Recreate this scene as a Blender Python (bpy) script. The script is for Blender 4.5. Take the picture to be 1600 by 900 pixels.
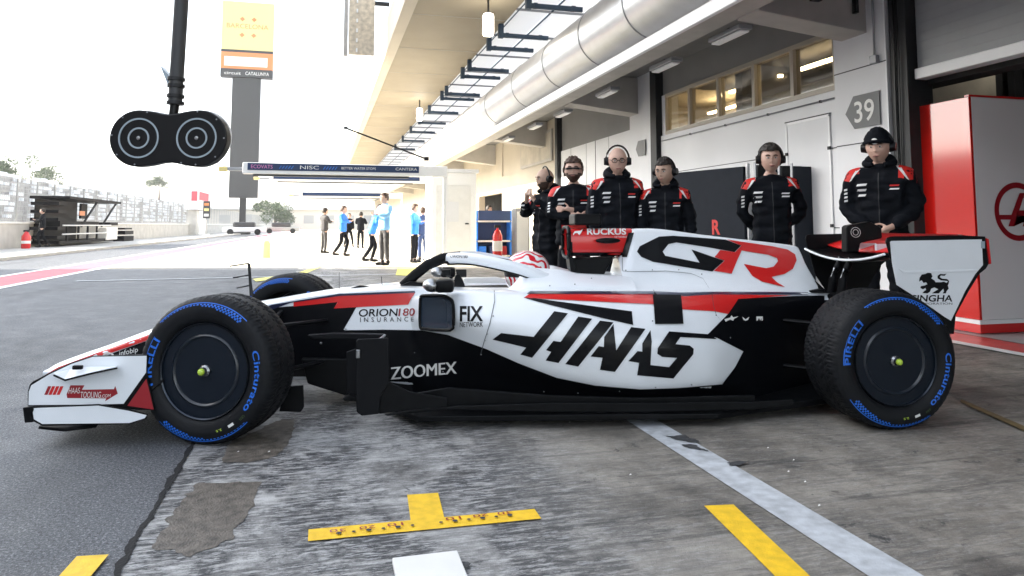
import bpy, bmesh, math, random
from mathutils import Vector, Matrix, Euler, noise
from mathutils.bvhtree import BVHTree
random.seed(7)
for o in list(bpy.data.objects): bpy.data.objects.remove(o)
SC = bpy.context.scene; COL = SC.collection
rad = math.radians

# ---------------------------------------------------------------- camera
FPX, CH, PX, PY = 1120.0, 1.055, 800.0, 262.0          # focal length (px of a 1600 wide frame), height, principal point
YAW, PIT = math.atan(293/FPX), math.atan(90/FPX)
cd = bpy.data.cameras.new('camera'); cam = bpy.data.objects.new('camera', cd); COL.objects.link(cam)
cam.location = (0, 0, CH); cam.rotation_euler = Euler((math.pi/2+PIT, 0, -YAW), 'XYZ')
cd.sensor_width = 36; cd.lens = 36*FPX/1600; cd.shift_y = -(450-PY)/1600; cd.clip_start = .05; cd.clip_end = 3000
SC.camera = cam
SC.render.resolution_x, SC.render.resolution_y = 1024, 576

# ---------------------------------------------------------------- light
SUN_EL, SUN_AZ = rad(27), math.atan2(-.965, .26)       # azimuth measured from +Y towards +X
w = bpy.data.worlds.new('World'); SC.world = w; w.use_nodes = True
nt = w.node_tree; bg = nt.nodes['Background']
sky = nt.nodes.new('ShaderNodeTexSky'); sky.sky_type = 'NISHITA'; sky.sun_disc = False
sky.sun_elevation = SUN_EL; sky.sun_rotation = SUN_AZ; sky.air_density = 1.2; sky.dust_density = 2.0; sky.ozone_density = 1.0
hs = nt.nodes.new('ShaderNodeHueSaturation'); hs.inputs['Saturation'].default_value = .42
nt.links.new(sky.outputs[0], hs.inputs['Color']); nt.links.new(hs.outputs[0], bg.inputs[0]); bg.inputs[1].default_value = .15
sd = bpy.data.lights.new('sun', 'SUN'); sd.energy = 4.5; sd.angle = rad(.6); sd.color = (1, .93, .80)
so = bpy.data.objects.new('sun', sd); COL.objects.link(so)
sv = Vector((math.sin(SUN_AZ)*math.cos(SUN_EL), math.cos(SUN_AZ)*math.cos(SUN_EL), math.sin(SUN_EL)))
so.rotation_euler = sv.to_track_quat('Z', 'Y').to_euler(); so.location = sv*60
SC.view_settings.view_transform = 'Standard'; SC.view_settings.look = 'None'
SC.view_settings.exposure = 2.22; SC.view_settings.gamma = 1

# ---------------------------------------------------------------- picture geometry -> metres
_F = Vector((math.sin(YAW)*math.cos(PIT), math.cos(YAW)*math.cos(PIT), math.sin(PIT)))
_R = Vector((math.cos(YAW), -math.sin(YAW), 0)); _U = _R.cross(_F); CO = Vector((0, 0, CH))
def ray(x, y): return (_F + _R*((x-PX)/FPX) - _U*((y-PY)/FPX))
def onp(x, y, ax, val):
    d = ray(x, y); return CO + d*((val-CO[ax])/d[ax])
def G(x, y, z=0): return onp(x, y, 2, z)

# ---------------------------------------------------------------- materials
def mat(name, col, rough=.5, metal=0., coat=0., var=0., vscale=6., bump=0., bscale=60., emit=0., rvar=.0, spec=.5):
    m = bpy.data.materials.new(name); m.use_nodes = True; n = m.node_tree; b = n.nodes['Principled BSDF']
    c = (*col, 1); b.inputs['Base Color'].default_value = c; b.inputs['Roughness'].default_value = rough
    b.inputs['Metallic'].default_value = metal; b.inputs['Coat Weight'].default_value = coat; b.inputs['Coat Roughness'].default_value = .08
    b.inputs['Specular IOR Level'].default_value = spec
    tc = n.nodes.new('ShaderNodeTexCoord')
    if var or rvar:
        nz = n.nodes.new('ShaderNodeTexNoise'); nz.inputs['Scale'].default_value = vscale; nz.inputs['Detail'].default_value = 8
        n.links.new(tc.outputs['Object'], nz.inputs['Vector'])
        if var:
            mp = n.nodes.new('ShaderNodeMapRange'); mp.inputs['From Min'].default_value = .3; mp.inputs['From Max'].default_value = .7
            mp.inputs['To Min'].default_value = 1-var; mp.inputs['To Max'].default_value = 1+var*.6
            mx = n.nodes.new('ShaderNodeVectorMath'); mx.operation = 'SCALE'; mx.inputs[0].default_value = col
            n.links.new(nz.outputs['Fac'], mp.inputs['Value']); n.links.new(mp.outputs[0], mx.inputs['Scale']); n.links.new(mx.outputs[0], b.inputs['Base Color'])
        if rvar:
            m2 = n.nodes.new('ShaderNodeMapRange'); m2.inputs['To Min'].default_value = rough-rvar; m2.inputs['To Max'].default_value = rough+rvar
            n.links.new(nz.outputs['Fac'], m2.inputs['Value']); n.links.new(m2.outputs[0], b.inputs['Roughness'])
    if bump:
        n2 = n.nodes.new('ShaderNodeTexNoise'); n2.inputs['Scale'].default_value = bscale; n2.inputs['Detail'].default_value = 4
        n.links.new(tc.outputs['Object'], n2.inputs['Vector'])
        bp = n.nodes.new('ShaderNodeBump'); bp.inputs['Strength'].default_value = bump; bp.inputs['Distance'].default_value = .01
        n.links.new(n2.outputs['Fac'], bp.inputs['Height']); n.links.new(bp.outputs[0], b.inputs['Normal'])
    if emit: b.inputs['Emission Color'].default_value = c; b.inputs['Emission Strength'].default_value = emit
    return m
M = {}
M['white'] = mat('car_white', (.80, .84, .88), .32, coat=.6, var=.03, rvar=.05)
M['carbon'] = mat('carbon', (.004, .0045, .0055), .42, coat=.0, var=.3, vscale=20, rvar=.1, spec=.13)
M['black'] = mat('satin_black', (.005, .0055, .007), .5, rvar=.08, spec=.13)
M['decalblack'] = mat('livery_black', (.003, .0035, .005), .32, coat=.06, spec=.2)
M['red'] = mat('livery_red', (.62, .012, .012), .3, coat=.6)
M['darkred'] = mat('livery_dark_red', (.30, .008, .015), .35, coat=.4)
M['navy'] = mat('livery_navy', (.01, .015, .05), .3, coat=.4)
M['tyre'] = mat('tyre_rubber', (.0065, .0075, .0095), .55, var=.25, vscale=14, bump=.2, bscale=240, rvar=.12, spec=.22)
M['rim'] = mat('wheel_cover', (.005, .009, .016), .36, coat=.12, rvar=.06, vscale=9, spec=.2)
M['blue'] = mat('sidewall_blue', (.012, .15, .70), .5, var=.2, vscale=60)
M['yellowtip'] = mat('hub_yellow_green', (.45, .65, .06), .3, coat=.4)
M['chrome'] = mat('dull_metal', (.35, .36, .37), .28, metal=1, rvar=.1)
M['grey'] = mat('grey_metal', (.30, .31, .33), .4, metal=.4)
M['wall'] = mat('wall_cladding', (.74, .75, .77), .55, var=.06, vscale=1.3, bump=.05, bscale=8)
M['wall2'] = mat('wall_lintel', (.22, .22, .22), .6, var=.08, vscale=2)
M['conc'] = mat('beam_concrete', (.44, .42, .39), .75, var=.12, vscale=3, bump=.2, bscale=25)
M['soffit'] = mat('roof_soffit', (.29, .25, .18), .65, var=.12, vscale=.8)
M['post'] = mat('steel_post', (.022, .023, .025), .5, var=.2, spec=.3)
M['duct'] = mat('galvanised_duct', (.56, .57, .59), .34, metal=.55, var=.08, vscale=4, rvar=.08)
M['strip'] = mat('white_fascia', (.85, .86, .87), .4)
M['blind'] = mat('roller_shutter', (.34, .35, .36), .5, var=.05)
M['ypaint'] = mat('yellow_paint', (.86, .54, .018), .6, var=.16, vscale=25, bump=.2, bscale=150)
M['wpaint'] = mat('white_paint', (.50, .53, .56), .6, var=.28, vscale=18, bump=.2, bscale=150)
M['offwhite'] = mat('off_white', (.78, .78, .76), .5, var=.05)
M['jacket'] = mat('black_jacket', (.006, .0075, .011), .78, var=.3, vscale=9, bump=.4, bscale=35, spec=.1)
M['trouser'] = mat('dark_trousers', (.008, .009, .012), .8, bump=.3, bscale=30, spec=.1)
M['skin'] = mat('skin', (.56, .36, .28), .5, var=.12, vscale=18)
M['skin2'] = mat('skin_olive', (.47, .31, .23), .5, var=.12, vscale=18)
M['hair'] = mat('dark_hair', (.02, .014, .010), .6, bump=.8, bscale=90)
M['brown'] = mat('brown_hair', (.06, .03, .018), .6, bump=.8, bscale=90)
M['plastic'] = mat('black_plastic', (.007, .007, .008), .35, spec=.25)
M['lip'] = mat('lips', (.30, .12, .10), .5)
M['eyew'] = mat('eye', (.6, .58, .55), .3)
M['jred'] = mat('jacket_red', (.60, .015, .010), .6)
M['jwhite'] = mat('jacket_white', (.7, .7, .7), .6)
M['sky'] = mat('sky_blue_shirt', (.03, .22, .80), .7, var=.15, vscale=6)
M['pale'] = mat('pale_blue_shirt', (.25, .52, .85), .7)
M['navyc'] = mat('navy_cloth', (.03, .06, .16), .7)
M['greyc'] = mat('grey_cloth', (.05, .048, .05), .8)
M['signblack'] = mat('sign_dark', (.035, .037, .04), .5)
M['yellow'] = mat('sign_yellow', (.80, .68, .28), .5)
M['orange'] = mat('sign_orange', (.70, .24, .08), .5)
M['fence'] = mat('fence_wire', (.36, .36, .35), .5)
M['stand'] = mat('pale_stand', (.33, .315, .30), .7, var=.3, vscale=2)
M['leaf'] = mat('tree_leaves', (.05, .085, .03), .7, var=.3, vscale=2)
M['bark'] = mat('tree_bark', (.09, .065, .045), .9)
M['kerb'] = mat('pale_concrete', (.50, .49, .46), .8, var=.15, vscale=2)
M['tube'] = mat('lamp_tube', (1, .78, .48), .5, emit=13.0)
M['lampwhite'] = mat('lamp_white', (1, .93, .8), .5, emit=6.0)
M['room'] = mat('warm_room', (.50, .46, .38), .7, var=.3, vscale=2)
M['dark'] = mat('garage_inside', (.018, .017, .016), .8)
M['steelblue'] = mat('bracket_steel', (.05, .08, .12), .45, metal=.3)
M['signgrey'] = mat('sign_grey', (.11, .115, .12), .5)
M['redgloss'] = mat('partition_red_gloss', (.60, .010, .006), .12, coat=1.0)
M['panelgrey'] = mat('partition_grey', (.78, .76, .77), .2, coat=.8)
M['pink'] = mat('sign_pink', (.75, .25, .5), .5)
def glass():
    m = bpy.data.materials.new('window_glass'); m.use_nodes = True; n = m.node_tree; n.nodes.clear()
    out = n.nodes.new('ShaderNodeOutputMaterial'); g = n.nodes.new('ShaderNodeBsdfGlossy'); t = n.nodes.new('ShaderNodeBsdfTransparent'); mx = n.nodes.new('ShaderNodeMixShader')
    g.inputs['Roughness'].default_value = .06; t.inputs[0].default_value = (.8, .78, .72, 1); mx.inputs[0].default_value = .24
    n.links.new(t.outputs[0], mx.inputs[1]); n.links.new(g.outputs[0], mx.inputs[2]); n.links.new(mx.outputs[0], out.inputs[0]); return m
M['glass'] = glass()
def translucent():
    m = bpy.data.materials.new('skylight_sheet'); m.use_nodes = True; n = m.node_tree; n.nodes.clear()
    out = n.nodes.new('ShaderNodeOutputMaterial'); d = n.nodes.new('ShaderNodeBsdfDiffuse'); t = n.nodes.new('ShaderNodeBsdfTranslucent'); mx = n.nodes.new('ShaderNodeMixShader')
    d.inputs[0].default_value = (.7, .72, .75, 1); t.inputs[0].default_value = (.93, .93, .93, 1); mx.inputs[0].default_value = .75
    n.links.new(d.outputs[0], mx.inputs[1]); n.links.new(t.outputs[0], mx.inputs[2]); n.links.new(mx.outputs[0], out.inputs[0]); return m
M['frost'] = translucent()

def ground_mat(name, base, dark, light, kind):
    m = bpy.data.materials.new(name); m.use_nodes = True; n = m.node_tree; L = n.links.new; b = n.nodes['Principled BSDF']
    tc = n.nodes.new('ShaderNodeTexCoord')
    def nz(scale, det=8, sx=1, sy=1, rough=.6, dist=0):
        mp = n.nodes.new('ShaderNodeMapping'); mp.inputs['Scale'].default_value = (sx, sy, 1); L(tc.outputs['Object'], mp.inputs[0])
        t = n.nodes.new('ShaderNodeTexNoise'); t.inputs['Scale'].default_value = scale; t.inputs['Detail'].default_value = det; t.inputs['Roughness'].default_value = rough; t.inputs['Distortion'].default_value = dist
        L(mp.outputs[0], t.inputs['Vector']); return t.outputs['Fac']
    def rng(v, a, b_, c=0, d=1):
        r = n.nodes.new('ShaderNodeMapRange'); r.inputs['From Min'].default_value = a; r.inputs['From Max'].default_value = b_; r.inputs['To Min'].default_value = c; r.inputs['To Max'].default_value = d
        L(v, r.inputs['Value']); return r.outputs[0]
    def mix(f, a, c):
        x = n.nodes.new('ShaderNodeMix'); x.data_type = 'RGBA'
        if isinstance(f, float): x.inputs['Factor'].default_value = f
        else: L(f, x.inputs['Factor'])
        for s, v in (('A', a), ('B', c)):
            i = [q for q in x.inputs if q.name == s and q.type == 'RGBA'][0]
            if isinstance(v, tuple): i.default_value = (*v, 1)
            else: L(v, i)
        return [q for q in x.outputs if q.type == 'RGBA'][0]
    def mul(a, c):
        x = n.nodes.new('ShaderNodeMath'); x.operation = 'MULTIPLY'; L(a, x.inputs[0]); L(c, x.inputs[1]); return x.outputs[0]
    sep = n.nodes.new('ShaderNodeSeparateXYZ'); L(tc.outputs['Object'], sep.inputs[0])
    big = nz(.55, 6); mid = nz(3.2, 9, rough=.7); fine = nz(45, 5, rough=.7); grit = nz(160, 3, rough=.8)
    if kind == 'apron':
        def addm(v, w_, k):
            x = n.nodes.new('ShaderNodeMath'); x.operation = 'MULTIPLY_ADD'; L(v, x.inputs[0]); x.inputs[1].default_value = k; L(w_, x.inputs[2]); return x.outputs[0]
        wx = rng(addm(nz(1.2, 6), sep.outputs['X'], 1.3), 1.05, 2.0)
        cool = mix(rng(nz(5, 9, .7, 1.5, .75), .42, .60), (.26, .26, .255), (.50, .50, .49))
        warm = mix(rng(nz(2.2, 9, 1, 1, .7), .40, .60), (.180, .164, .140), (.33, .305, .265))
        col = mix(wx, cool, warm)
        inv = rng(wx, 0, 1, 1, .35)
        st0 = nz(9, 8, .35, 3, .75, .2); col = mix(rng(st0, .50, .62, 0, .45), col, (.10, .10, .10))
        scr = nz(24, 8, .35, 1.8, .8, .4); pa = rng(nz(1.25, 7, 1.5, .9, .65, .3), .45, .53)
        col = mix(mul(mul(rng(scr, .44, .51, 0, .95), pa), inv), col, dark)
        sc2 = nz(60, 6, .4, 1.5, .8); col = mix(mul(mul(rng(sc2, .50, .56, 0, .75), rng(nz(2.6, 5), .42, .58, .2, 1)), inv), col, (.05, .053, .057))
        lt = nz(30, 7, .4, 1.6, .8, .3); col = mix(mul(rng(lt, .53, .58, 0, .6), rng(wx, 0, 1, 1, .3)), col, (.56, .565, .57))
        col = mix(rng(nz(.9, 7, 1, 1, .65), .53, .64, 0, .6), col, (.062, .057, .050))
        sk = nz(1.6, 5, .28, 5.5, .6, .15); col = mix(mul(rng(sk, .56, .62, 0, .5), rng(scr, .38, .52)), col, (.03, .03, .032))
        col = mix(mul(rng(nz(7, 8, 1, 1.3, .8, .5), .57, .62, 0, .8), rng(nz(1.9, 4), .45, .6)), col, dark)
        col = mix(rng(grit, .60, .72, 0, .5), col, (.05, .05, .055))
        col = mix(rng(nz(110, 3, 1, 1, .8), .62, .70, 0, .5), col, (.45, .44, .42))
    else:
        col = mix(rng(mid, .3, .7), base, light)
        g2 = nz(75, 4, 1, 1, .75); col = mix(rng(g2, .50, .56, 0, .85), col, dark); col = mix(rng(nz(85, 4, 1, 1.1, .75), .545, .60), col, (.26, .27, .29))
        col = mix(rng(grit, .54, .64, 0, .85), col, (.27, .28, .30))
        col = mix(rng(nz(1.0, 4, 1, .25), .55, .7, 0, .5), col, dark)
    L(col, b.inputs['Base Color'])
    L(rng(mid, .3, .7, .5, .8), b.inputs['Roughness'])
    bp = n.nodes.new('ShaderNodeBump'); bp.inputs['Strength'].default_value = .55; bp.inputs['Distance'].default_value = .008
    ad = n.nodes.new('ShaderNodeMath'); ad.operation = 'ADD'; L(fine, ad.inputs[0]); L(grit, ad.inputs[1]); L(ad.outputs[0], bp.inputs['Height']); L(bp.outputs[0], b.inputs['Normal'])
    return m
M['asphalt'] = ground_mat('lane_asphalt', (.062, .067, .075), (.020, .022, .026), (.100, .108, .120), 'lane')
M['apron'] = ground_mat('box_concrete', (.20, .21, .22), (.020, .022, .027), (.37, .385, .41), 'apron')

# ---------------------------------------------------------------- mesh helpers
def link(name, me, m=None, parent=None):
    o = bpy.data.objects.new(name, me); COL.objects.link(o)
    if m is not None and me is not None: me.materials.append(M[m] if isinstance(m, str) else m)
    if parent is not None: o.parent = parent
    return o
def obj(name, bm, m, parent=None, smooth=False):
    bmesh.ops.recalc_face_normals(bm, faces=bm.faces[:])
    if smooth:
        for e in bm.edges:
            if len(e.link_faces) == 2 and e.calc_face_angle(0) > .75: e.smooth = False
    me = bpy.data.meshes.new(name); bm.to_mesh(me); bm.free()
    if smooth:
        for p in me.polygons: p.use_smooth = True
    return link(name, me, m, parent)
def tag(o, label=None, cat=None, group=None, kind=None):
    if label: o['label'] = label
    if cat: o['category'] = cat
    if group: o['group'] = group
    if kind: o['kind'] = kind
    return o
def thing(name, loc, label, cat, rz=0, group=None, kind=None):
    o = bpy.data.objects.new(name, None); COL.objects.link(o); o.location = loc; o.rotation_euler = (0, 0, rz); o.empty_display_size = .1
    return tag(o, label, cat, group, kind)
def copy_tree(o, parent=None):
    c = o.copy(); COL.objects.link(c); c.parent = parent
    for ch in [x for x in bpy.data.objects if x.parent == o]: copy_tree(ch, c)
    return c
def box(bm, a, b, bev=0):
    a = Vector(a); b = Vector(b); c = (a+b)/2; s = b-a
    r = bmesh.ops.create_cube(bm, size=1, matrix=Matrix.Translation(c) @ Matrix.Diagonal((abs(s.x), abs(s.y), abs(s.z), 1)))
    if bev:
        es = list({e for v in r['verts'] for e in v.link_edges}); bmesh.ops.bevel(bm, geom=es, offset=bev, segments=2, affect='EDGES', profile=.5)
def bx(name, a, b, m, parent=None, bev=0):
    bm = bmesh.new(); box(bm, a, b, bev); return obj(name, bm, m, parent)
def tube(bm, pts, r, seg=10, caps=True, flat=1.0):
    pts = [Vector(p) for p in pts]; rs = r if isinstance(r, (list, tuple)) else [r]*len(pts); rings = []
    up = Vector((0, 0, 1))
    for i, p in enumerate(pts):
        d = (pts[min(i+1, len(pts)-1)]-pts[max(i-1, 0)]).normalized()
        u = up if abs(d.dot(up)) < .95 else Vector((1, 0, 0))
        s = d.cross(u).normalized(); t = s.cross(d).normalized()
        rings.append([bm.verts.new(p+s*math.cos(k*2*math.pi/seg)*rs[i]*flat+t*math.sin(k*2*math.pi/seg)*rs[i]) for k in range(seg)])
    for a, b in zip(rings, rings[1:]):
        for k in range(seg): bm.faces.new((a[k], a[(k+1) % seg], b[(k+1) % seg], b[k]))
    if caps: bm.faces.new(rings[0][::-1]); bm.faces.new(rings[-1])
def tb(name, pts, r, m, parent=None, seg=10, flat=1.0):
    bm = bmesh.new(); tube(bm, pts, r, seg, True, flat); return obj(name, bm, m, parent, True)
def lathe(bm, prof, seg=48, axis='y', closed=False):
    rings = []
    for (r, h) in prof:
        ring = []
        for k in range(seg):
            a = 2*math.pi*k/seg; c, s = math.cos(a)*r, math.sin(a)*r
            ring.append(bm.verts.new((c, h, s) if axis == 'y' else (c, s, h)))
        rings.append(ring)
    for a, b in zip(rings, rings[1:]):
        for k in range(seg): bm.faces.new((a[k], a[(k+1) % seg], b[(k+1) % seg], b[k]))
    if not closed:
        for q in (rings[0], rings[-1]):
            if (q[0].co-q[seg//2].co).length > 1e-4: bm.faces.new(q)
    bmesh.ops.remove_doubles(bm, verts=bm.verts[:], dist=1e-5)
def ell(bm, c, s, seg=16, rings=12, mtx=None):
    m4 = Matrix.Translation(Vector(c)) @ (mtx or Matrix.Identity(4)) @ Matrix.Diagonal((*s, 1))
    return bmesh.ops.create_uvsphere(bm, u_segments=seg, v_segments=rings, radius=1, matrix=m4)['verts']
def prism(bm, pts, n, bev=0):
    """closed loop of 3D points extruded by vector n"""
    n = Vector(n); v = [bm.verts.new(Vector(p)) for p in pts]; f = bm.faces.new(v)
    r = bmesh.ops.extrude_face_region(bm, geom=[f]); nv = [g for g in r['geom'] if isinstance(g, bmesh.types.BMVert)]
    bmesh.ops.translate(bm, verts=nv, vec=n)
    if bev: bmesh.ops.bevel(bm, geom=[e for e in bm.edges], offset=bev, segments=2, affect='EDGES', profile=.5)
def flat2d(loops):
    cu = bpy.data.curves.new('c', 'CURVE'); cu.dimensions = '2D'; cu.fill_mode = 'BOTH'
    for lp in loops:
        sp = cu.splines.new('POLY'); sp.points.add(len(lp)-1); sp.use_cyclic_u = True
        for q, p in zip(sp.points, lp): q.co = (p[0], p[1], 0, 1)
    return cu_bm(cu)
def cu_bm(cu):
    o = bpy.data.objects.new('t', cu); COL.objects.link(o); dg = bpy.context.evaluated_depsgraph_get(); dg.update()
    me = bpy.data.meshes.new_from_object(o.evaluated_get(dg)); bm = bmesh.new(); bm.from_mesh(me)
    bpy.data.objects.remove(o); bpy.data.curves.remove(cu); bpy.data.meshes.remove(me)
    bmesh.ops.remove_doubles(bm, verts=bm.verts[:], dist=1e-4); return bm
def text2d(s, bl, br, hgt, shear=0, bold=0, space=1.0):
    """text fitted into picture-like 2D space: baseline bl->br, capital height vector hgt"""
    cu = bpy.data.curves.new('t', 'FONT'); cu.body = s; cu.shear = shear; cu.offset = bold; cu.space_character = space; cu.resolution_u = 4
    bm = cu_bm(cu); xs = [v.co.x for v in bm.verts]; ys = [v.co.y for v in bm.verts]
    x0, x1, y0, y1 = min(xs), max(xs), 0.0, .70 if max(ys) < .78 else max(ys)
    bl = Vector(bl); br = Vector(br); h = Vector(hgt)
    for v in bm.verts:
        u = (v.co.x-x0)/(x1-x0); t = (v.co.y-y0)/(y1-y0); p = bl+(br-bl)*u+h*t; v.co = (p.x, p.y, 0)
    return bm
def cut_grid(bm, g):
    for ax in (0, 1):
        c = [v.co[ax] for v in bm.verts]; k = math.floor(min(c)/g)+1
        while k*g < max(c):
            n = Vector((1, 0, 0)) if ax == 0 else Vector((0, 1, 0)); p = n*(k*g)
            bmesh.ops.bisect_plane(bm, geom=bm.verts[:]+bm.edges[:]+bm.faces[:], plane_co=p, plane_no=n, dist=1e-4); k += 1
def conform(name, bm, fn, m, parent, g=8, maxedge=.12):
    """map every 2D vertex to 3D with fn (None = drop) and link as a thin painted layer on the surface"""
    if g: cut_grid(bm, g)
    bad = []
    for v in bm.verts:
        p = fn(v.co.x, v.co.y)
        if p is None: bad.append(v)
        else: v.co = p
    if bad: bmesh.ops.delete(bm, geom=bad, context='VERTS')
    if maxedge:
        es = [e for e in bm.edges if e.calc_length() > maxedge]
        if es: bmesh.ops.delete(bm, geom=es, context='EDGES')
    me = bpy.data.meshes.new(name); bm.to_mesh(me); bm.free()
    for p in me.polygons: p.use_smooth = True
    return link(name, me, m, parent)
def bvh_of(objs, space=None):
    vs, fs = [], []; bpy.context.view_layer.update(); dg = bpy.context.evaluated_depsgraph_get()
    inv = space.matrix_world.inverted() if space else Matrix.Identity(4)
    for o in objs:
        e = o.evaluated_get(dg); me = e.to_mesh(); k = len(vs); mw = inv @ o.matrix_world
        vs += [mw @ v.co for v in me.vertices]; fs += [[k+i for i in p.vertices] for p in me.polygons]; e.to_mesh_clear()
    return BVHTree.FromPolygons(vs, fs)
def catmull(pts, n):
    pts = [Vector(p) for p in pts]; out = []
    for i in range(len(pts)-1):
        p0 = pts[max(i-1, 0)]; p1 = pts[i]; p2 = pts[i+1]; p3 = pts[min(i+2, len(pts)-1)]
        for k in range(n):
            t = k/n; out.append(.5*((2*p1)+(p2-p0)*t+(2*p0-5*p1+4*p2-p3)*t*t+(3*p1-p0-3*p2+p3)*t**3))
    out.append(pts[-1]); return out
def interp(tab, x):
    if x <= tab[0][0]: return tab[0][1:]
    for a, b in zip(tab, tab[1:]):
        if x <= b[0]:
            t = (x-a[0])/(b[0]-a[0]); return tuple(p+(q-p)*t for p, q in zip(a[1:], b[1:]))
    return tab[-1][1:]
def smooth_interp(tab, x):
    """monotone-ish cubic through table rows (x, a, b)"""
    n = len(tab)
    if x <= tab[0][0]: return tab[0][1:]
    if x >= tab[-1][0]: return tab[-1][1:]
    for i in range(n-1):
        if x <= tab[i+1][0]:
            break
    x0, x1 = tab[i][0], tab[i+1][0]; h = x1-x0; t = (x-x0)/h; res = []
    for c in range(1, len(tab[0])):
        def sl(j):
            if j == 0 or j == n-1: 
                k = 0 if j == 0 else n-2; return (tab[k+1][c]-tab[k][c])/(tab[k+1][0]-tab[k][0])
            a = (tab[j][c]-tab[j-1][c])/(tab[j][0]-tab[j-1][0]); b = (tab[j+1][c]-tab[j][c])/(tab[j+1][0]-tab[j][0])
            return 0 if a*b <= 0 else 2*a*b/(a+b)
        a, b = tab[i][c], tab[i+1][c]; m0, m1 = sl(i)*h, sl(i+1)*h
        res.append((2*t**3-3*t*t+1)*a+(t**3-2*t*t+t)*m0+(-2*t**3+3*t*t)*b+(t**3-t*t)*m1)
    return tuple(res)
# ================================================================ GROUND
def sheet(name, pts, z, m, label=None, kind='structure'):
    bm = bmesh.new(); bm.faces.new([bm.verts.new((p[0], p[1], z)) for p in pts])
    o = obj(name, bm, m)
    if o.data.polygons[0].normal.z < 0: o.data.flip_normals()
    tag(o, kind=kind); return o
def rect(x0, y0, x1, y1): return [(x0, y0), (x1, y0), (x1, y1), (x0, y1)]
sheet('pit_lane', rect(-700, -300, 700, 1500), 0, 'asphalt')
# concrete box apron with a worn, crumbling edge along the joint
edge = [(-.585+noise.noise(Vector((0, y*3.1, 0)))*.018+noise.noise(Vector((5, y*14, 0)))*.010, y) for y in [i*.03-3 for i in range(900)]]
sheet('box_apron', edge+[(-.585, 300), (12, 300), (12, -3)], .004, 'apron')
M['crack'] = mat('joint_tar', (.010, .010, .011), .9, bump=.5, bscale=90)
cr = [(x-.006-abs(noise.noise(Vector((9, y*5, 1))))*.022-abs(noise.noise(Vector((3, y*23, 4))))*.02, y) for x, y in edge[:500]]
sheet('lane_joint', [(x+.006+abs(noise.noise(Vector((1, y*17, 4))))*.022, y) for x, y in edge[:500]]+cr[::-1], .008, 'crack')
M['damp'] = mat('old_patch', (.135, .118, .098), .6, var=.55, vscale=22, bump=.6, bscale=120)
def gp(lst, z): return [(G(x, y, z).x, G(x, y, z).y) for x, y in lst]
def rough_edge(pts, amp=.012, step=.02):
    out = []
    for i in range(len(pts)):
        a, b = Vector(pts[i]), Vector(pts[(i+1) % len(pts)]); k = max(1, int((b-a).length/step)); nn = Vector((-(b-a).y, (b-a).x)).normalized()
        for j in range(k):
            q = a+(b-a)*j/k; d = noise.noise(Vector((q.x*14, q.y*14, 2)))*amp+noise.noise(Vector((q.x*50, q.y*50, 5)))*amp*.6; out.append(tuple(q+nn*d))
    return out
sheet('repair_patch', rough_edge(gp([(305, 757), (350, 754), (405, 753), (396, 790), (362, 842), (300, 868), (238, 860), (262, 815)], .006), .03), .0065, 'damp')
sheet('repair_patch', rough_edge(gp([(352, 703), (362, 690), (440, 655), (462, 656), (452, 690), (436, 712), (385, 724), (347, 722)], .006), .02), .0065, 'damp')
def paint(name, pts, m='ypaint', z=.009): return sheet(name, pts, z, m)
T0 = -.03
paint('pit_box_marking', [(T0, 2.565), (.775, 2.545), (.775, 2.635), (.44, 2.645), (.455, 2.885), (.335, 2.895), (.32, 2.65), (T0, 2.66)])
paint('pit_box_marking', gp([(1100, 790), (1146, 788), (1268, 902), (1213, 902)], .009))
paint('pit_box_marking', gp([(92, 900), (120, 869), (170, 866), (140, 902), (90, 902)], .009))
paint('pit_box_line', [(1.60, -2), (1.76, -2), (1.76, 3.73), (1.60, 3.75)], 'wpaint', .0085)
M['wornyellow'] = mat('worn_yellow', (.17, .12, .05), .7, var=.4, vscale=20)
M['scuff'] = mat('rubber_scuff', (.05, .052, .056), .7, var=.6, vscale=60)
for pl_ in ([(1040, 681), (1070, 679), (1092, 690), (1078, 691), (1060, 688)], [(1062, 694), (1085, 695), (1107, 704), (1092, 703)], [(1135, 722), (1172, 720), (1150, 726), (1137, 727)], [(718, 878), (738, 880), (736, 888), (719, 890)]):
    sheet('rubber_scuff', rough_edge(gp(pl_, .0125), .022, .008), .0125, 'scuff')
# small dots and figures along the T mark
def ground_text(s, x, y, wd, h, m, z=.0135, name='figure'):
    bm = text2d(s, (x+wd, y), (x, y), (0, -h)); 
    return tag(conform(name, bm, lambda a, b: Vector((a, b, z)), m, None, g=0, maxedge=0), kind='structure')
for s, fx in (('30', .10), ('20', .20), ('10', .295), ('10', .50), ('20', .60), ('30', .69)):
    ground_text(s, T0+fx-.03, 2.628, .055, .024, 'darkred', name='box_figure')
bm = bmesh.new()
for i in range(13):
    x = T0+.10+i*.05; 
    if abs(i-6) < .5: continue
    bmesh.ops.create_circle(bm, cap_ends=True, segments=8, radius=.007 if i % 2 else .010, matrix=Matrix.Translation((x, 2.593, .0138)))
tag(obj('box_dots', bm, 'scuff'), kind='structure')
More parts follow.
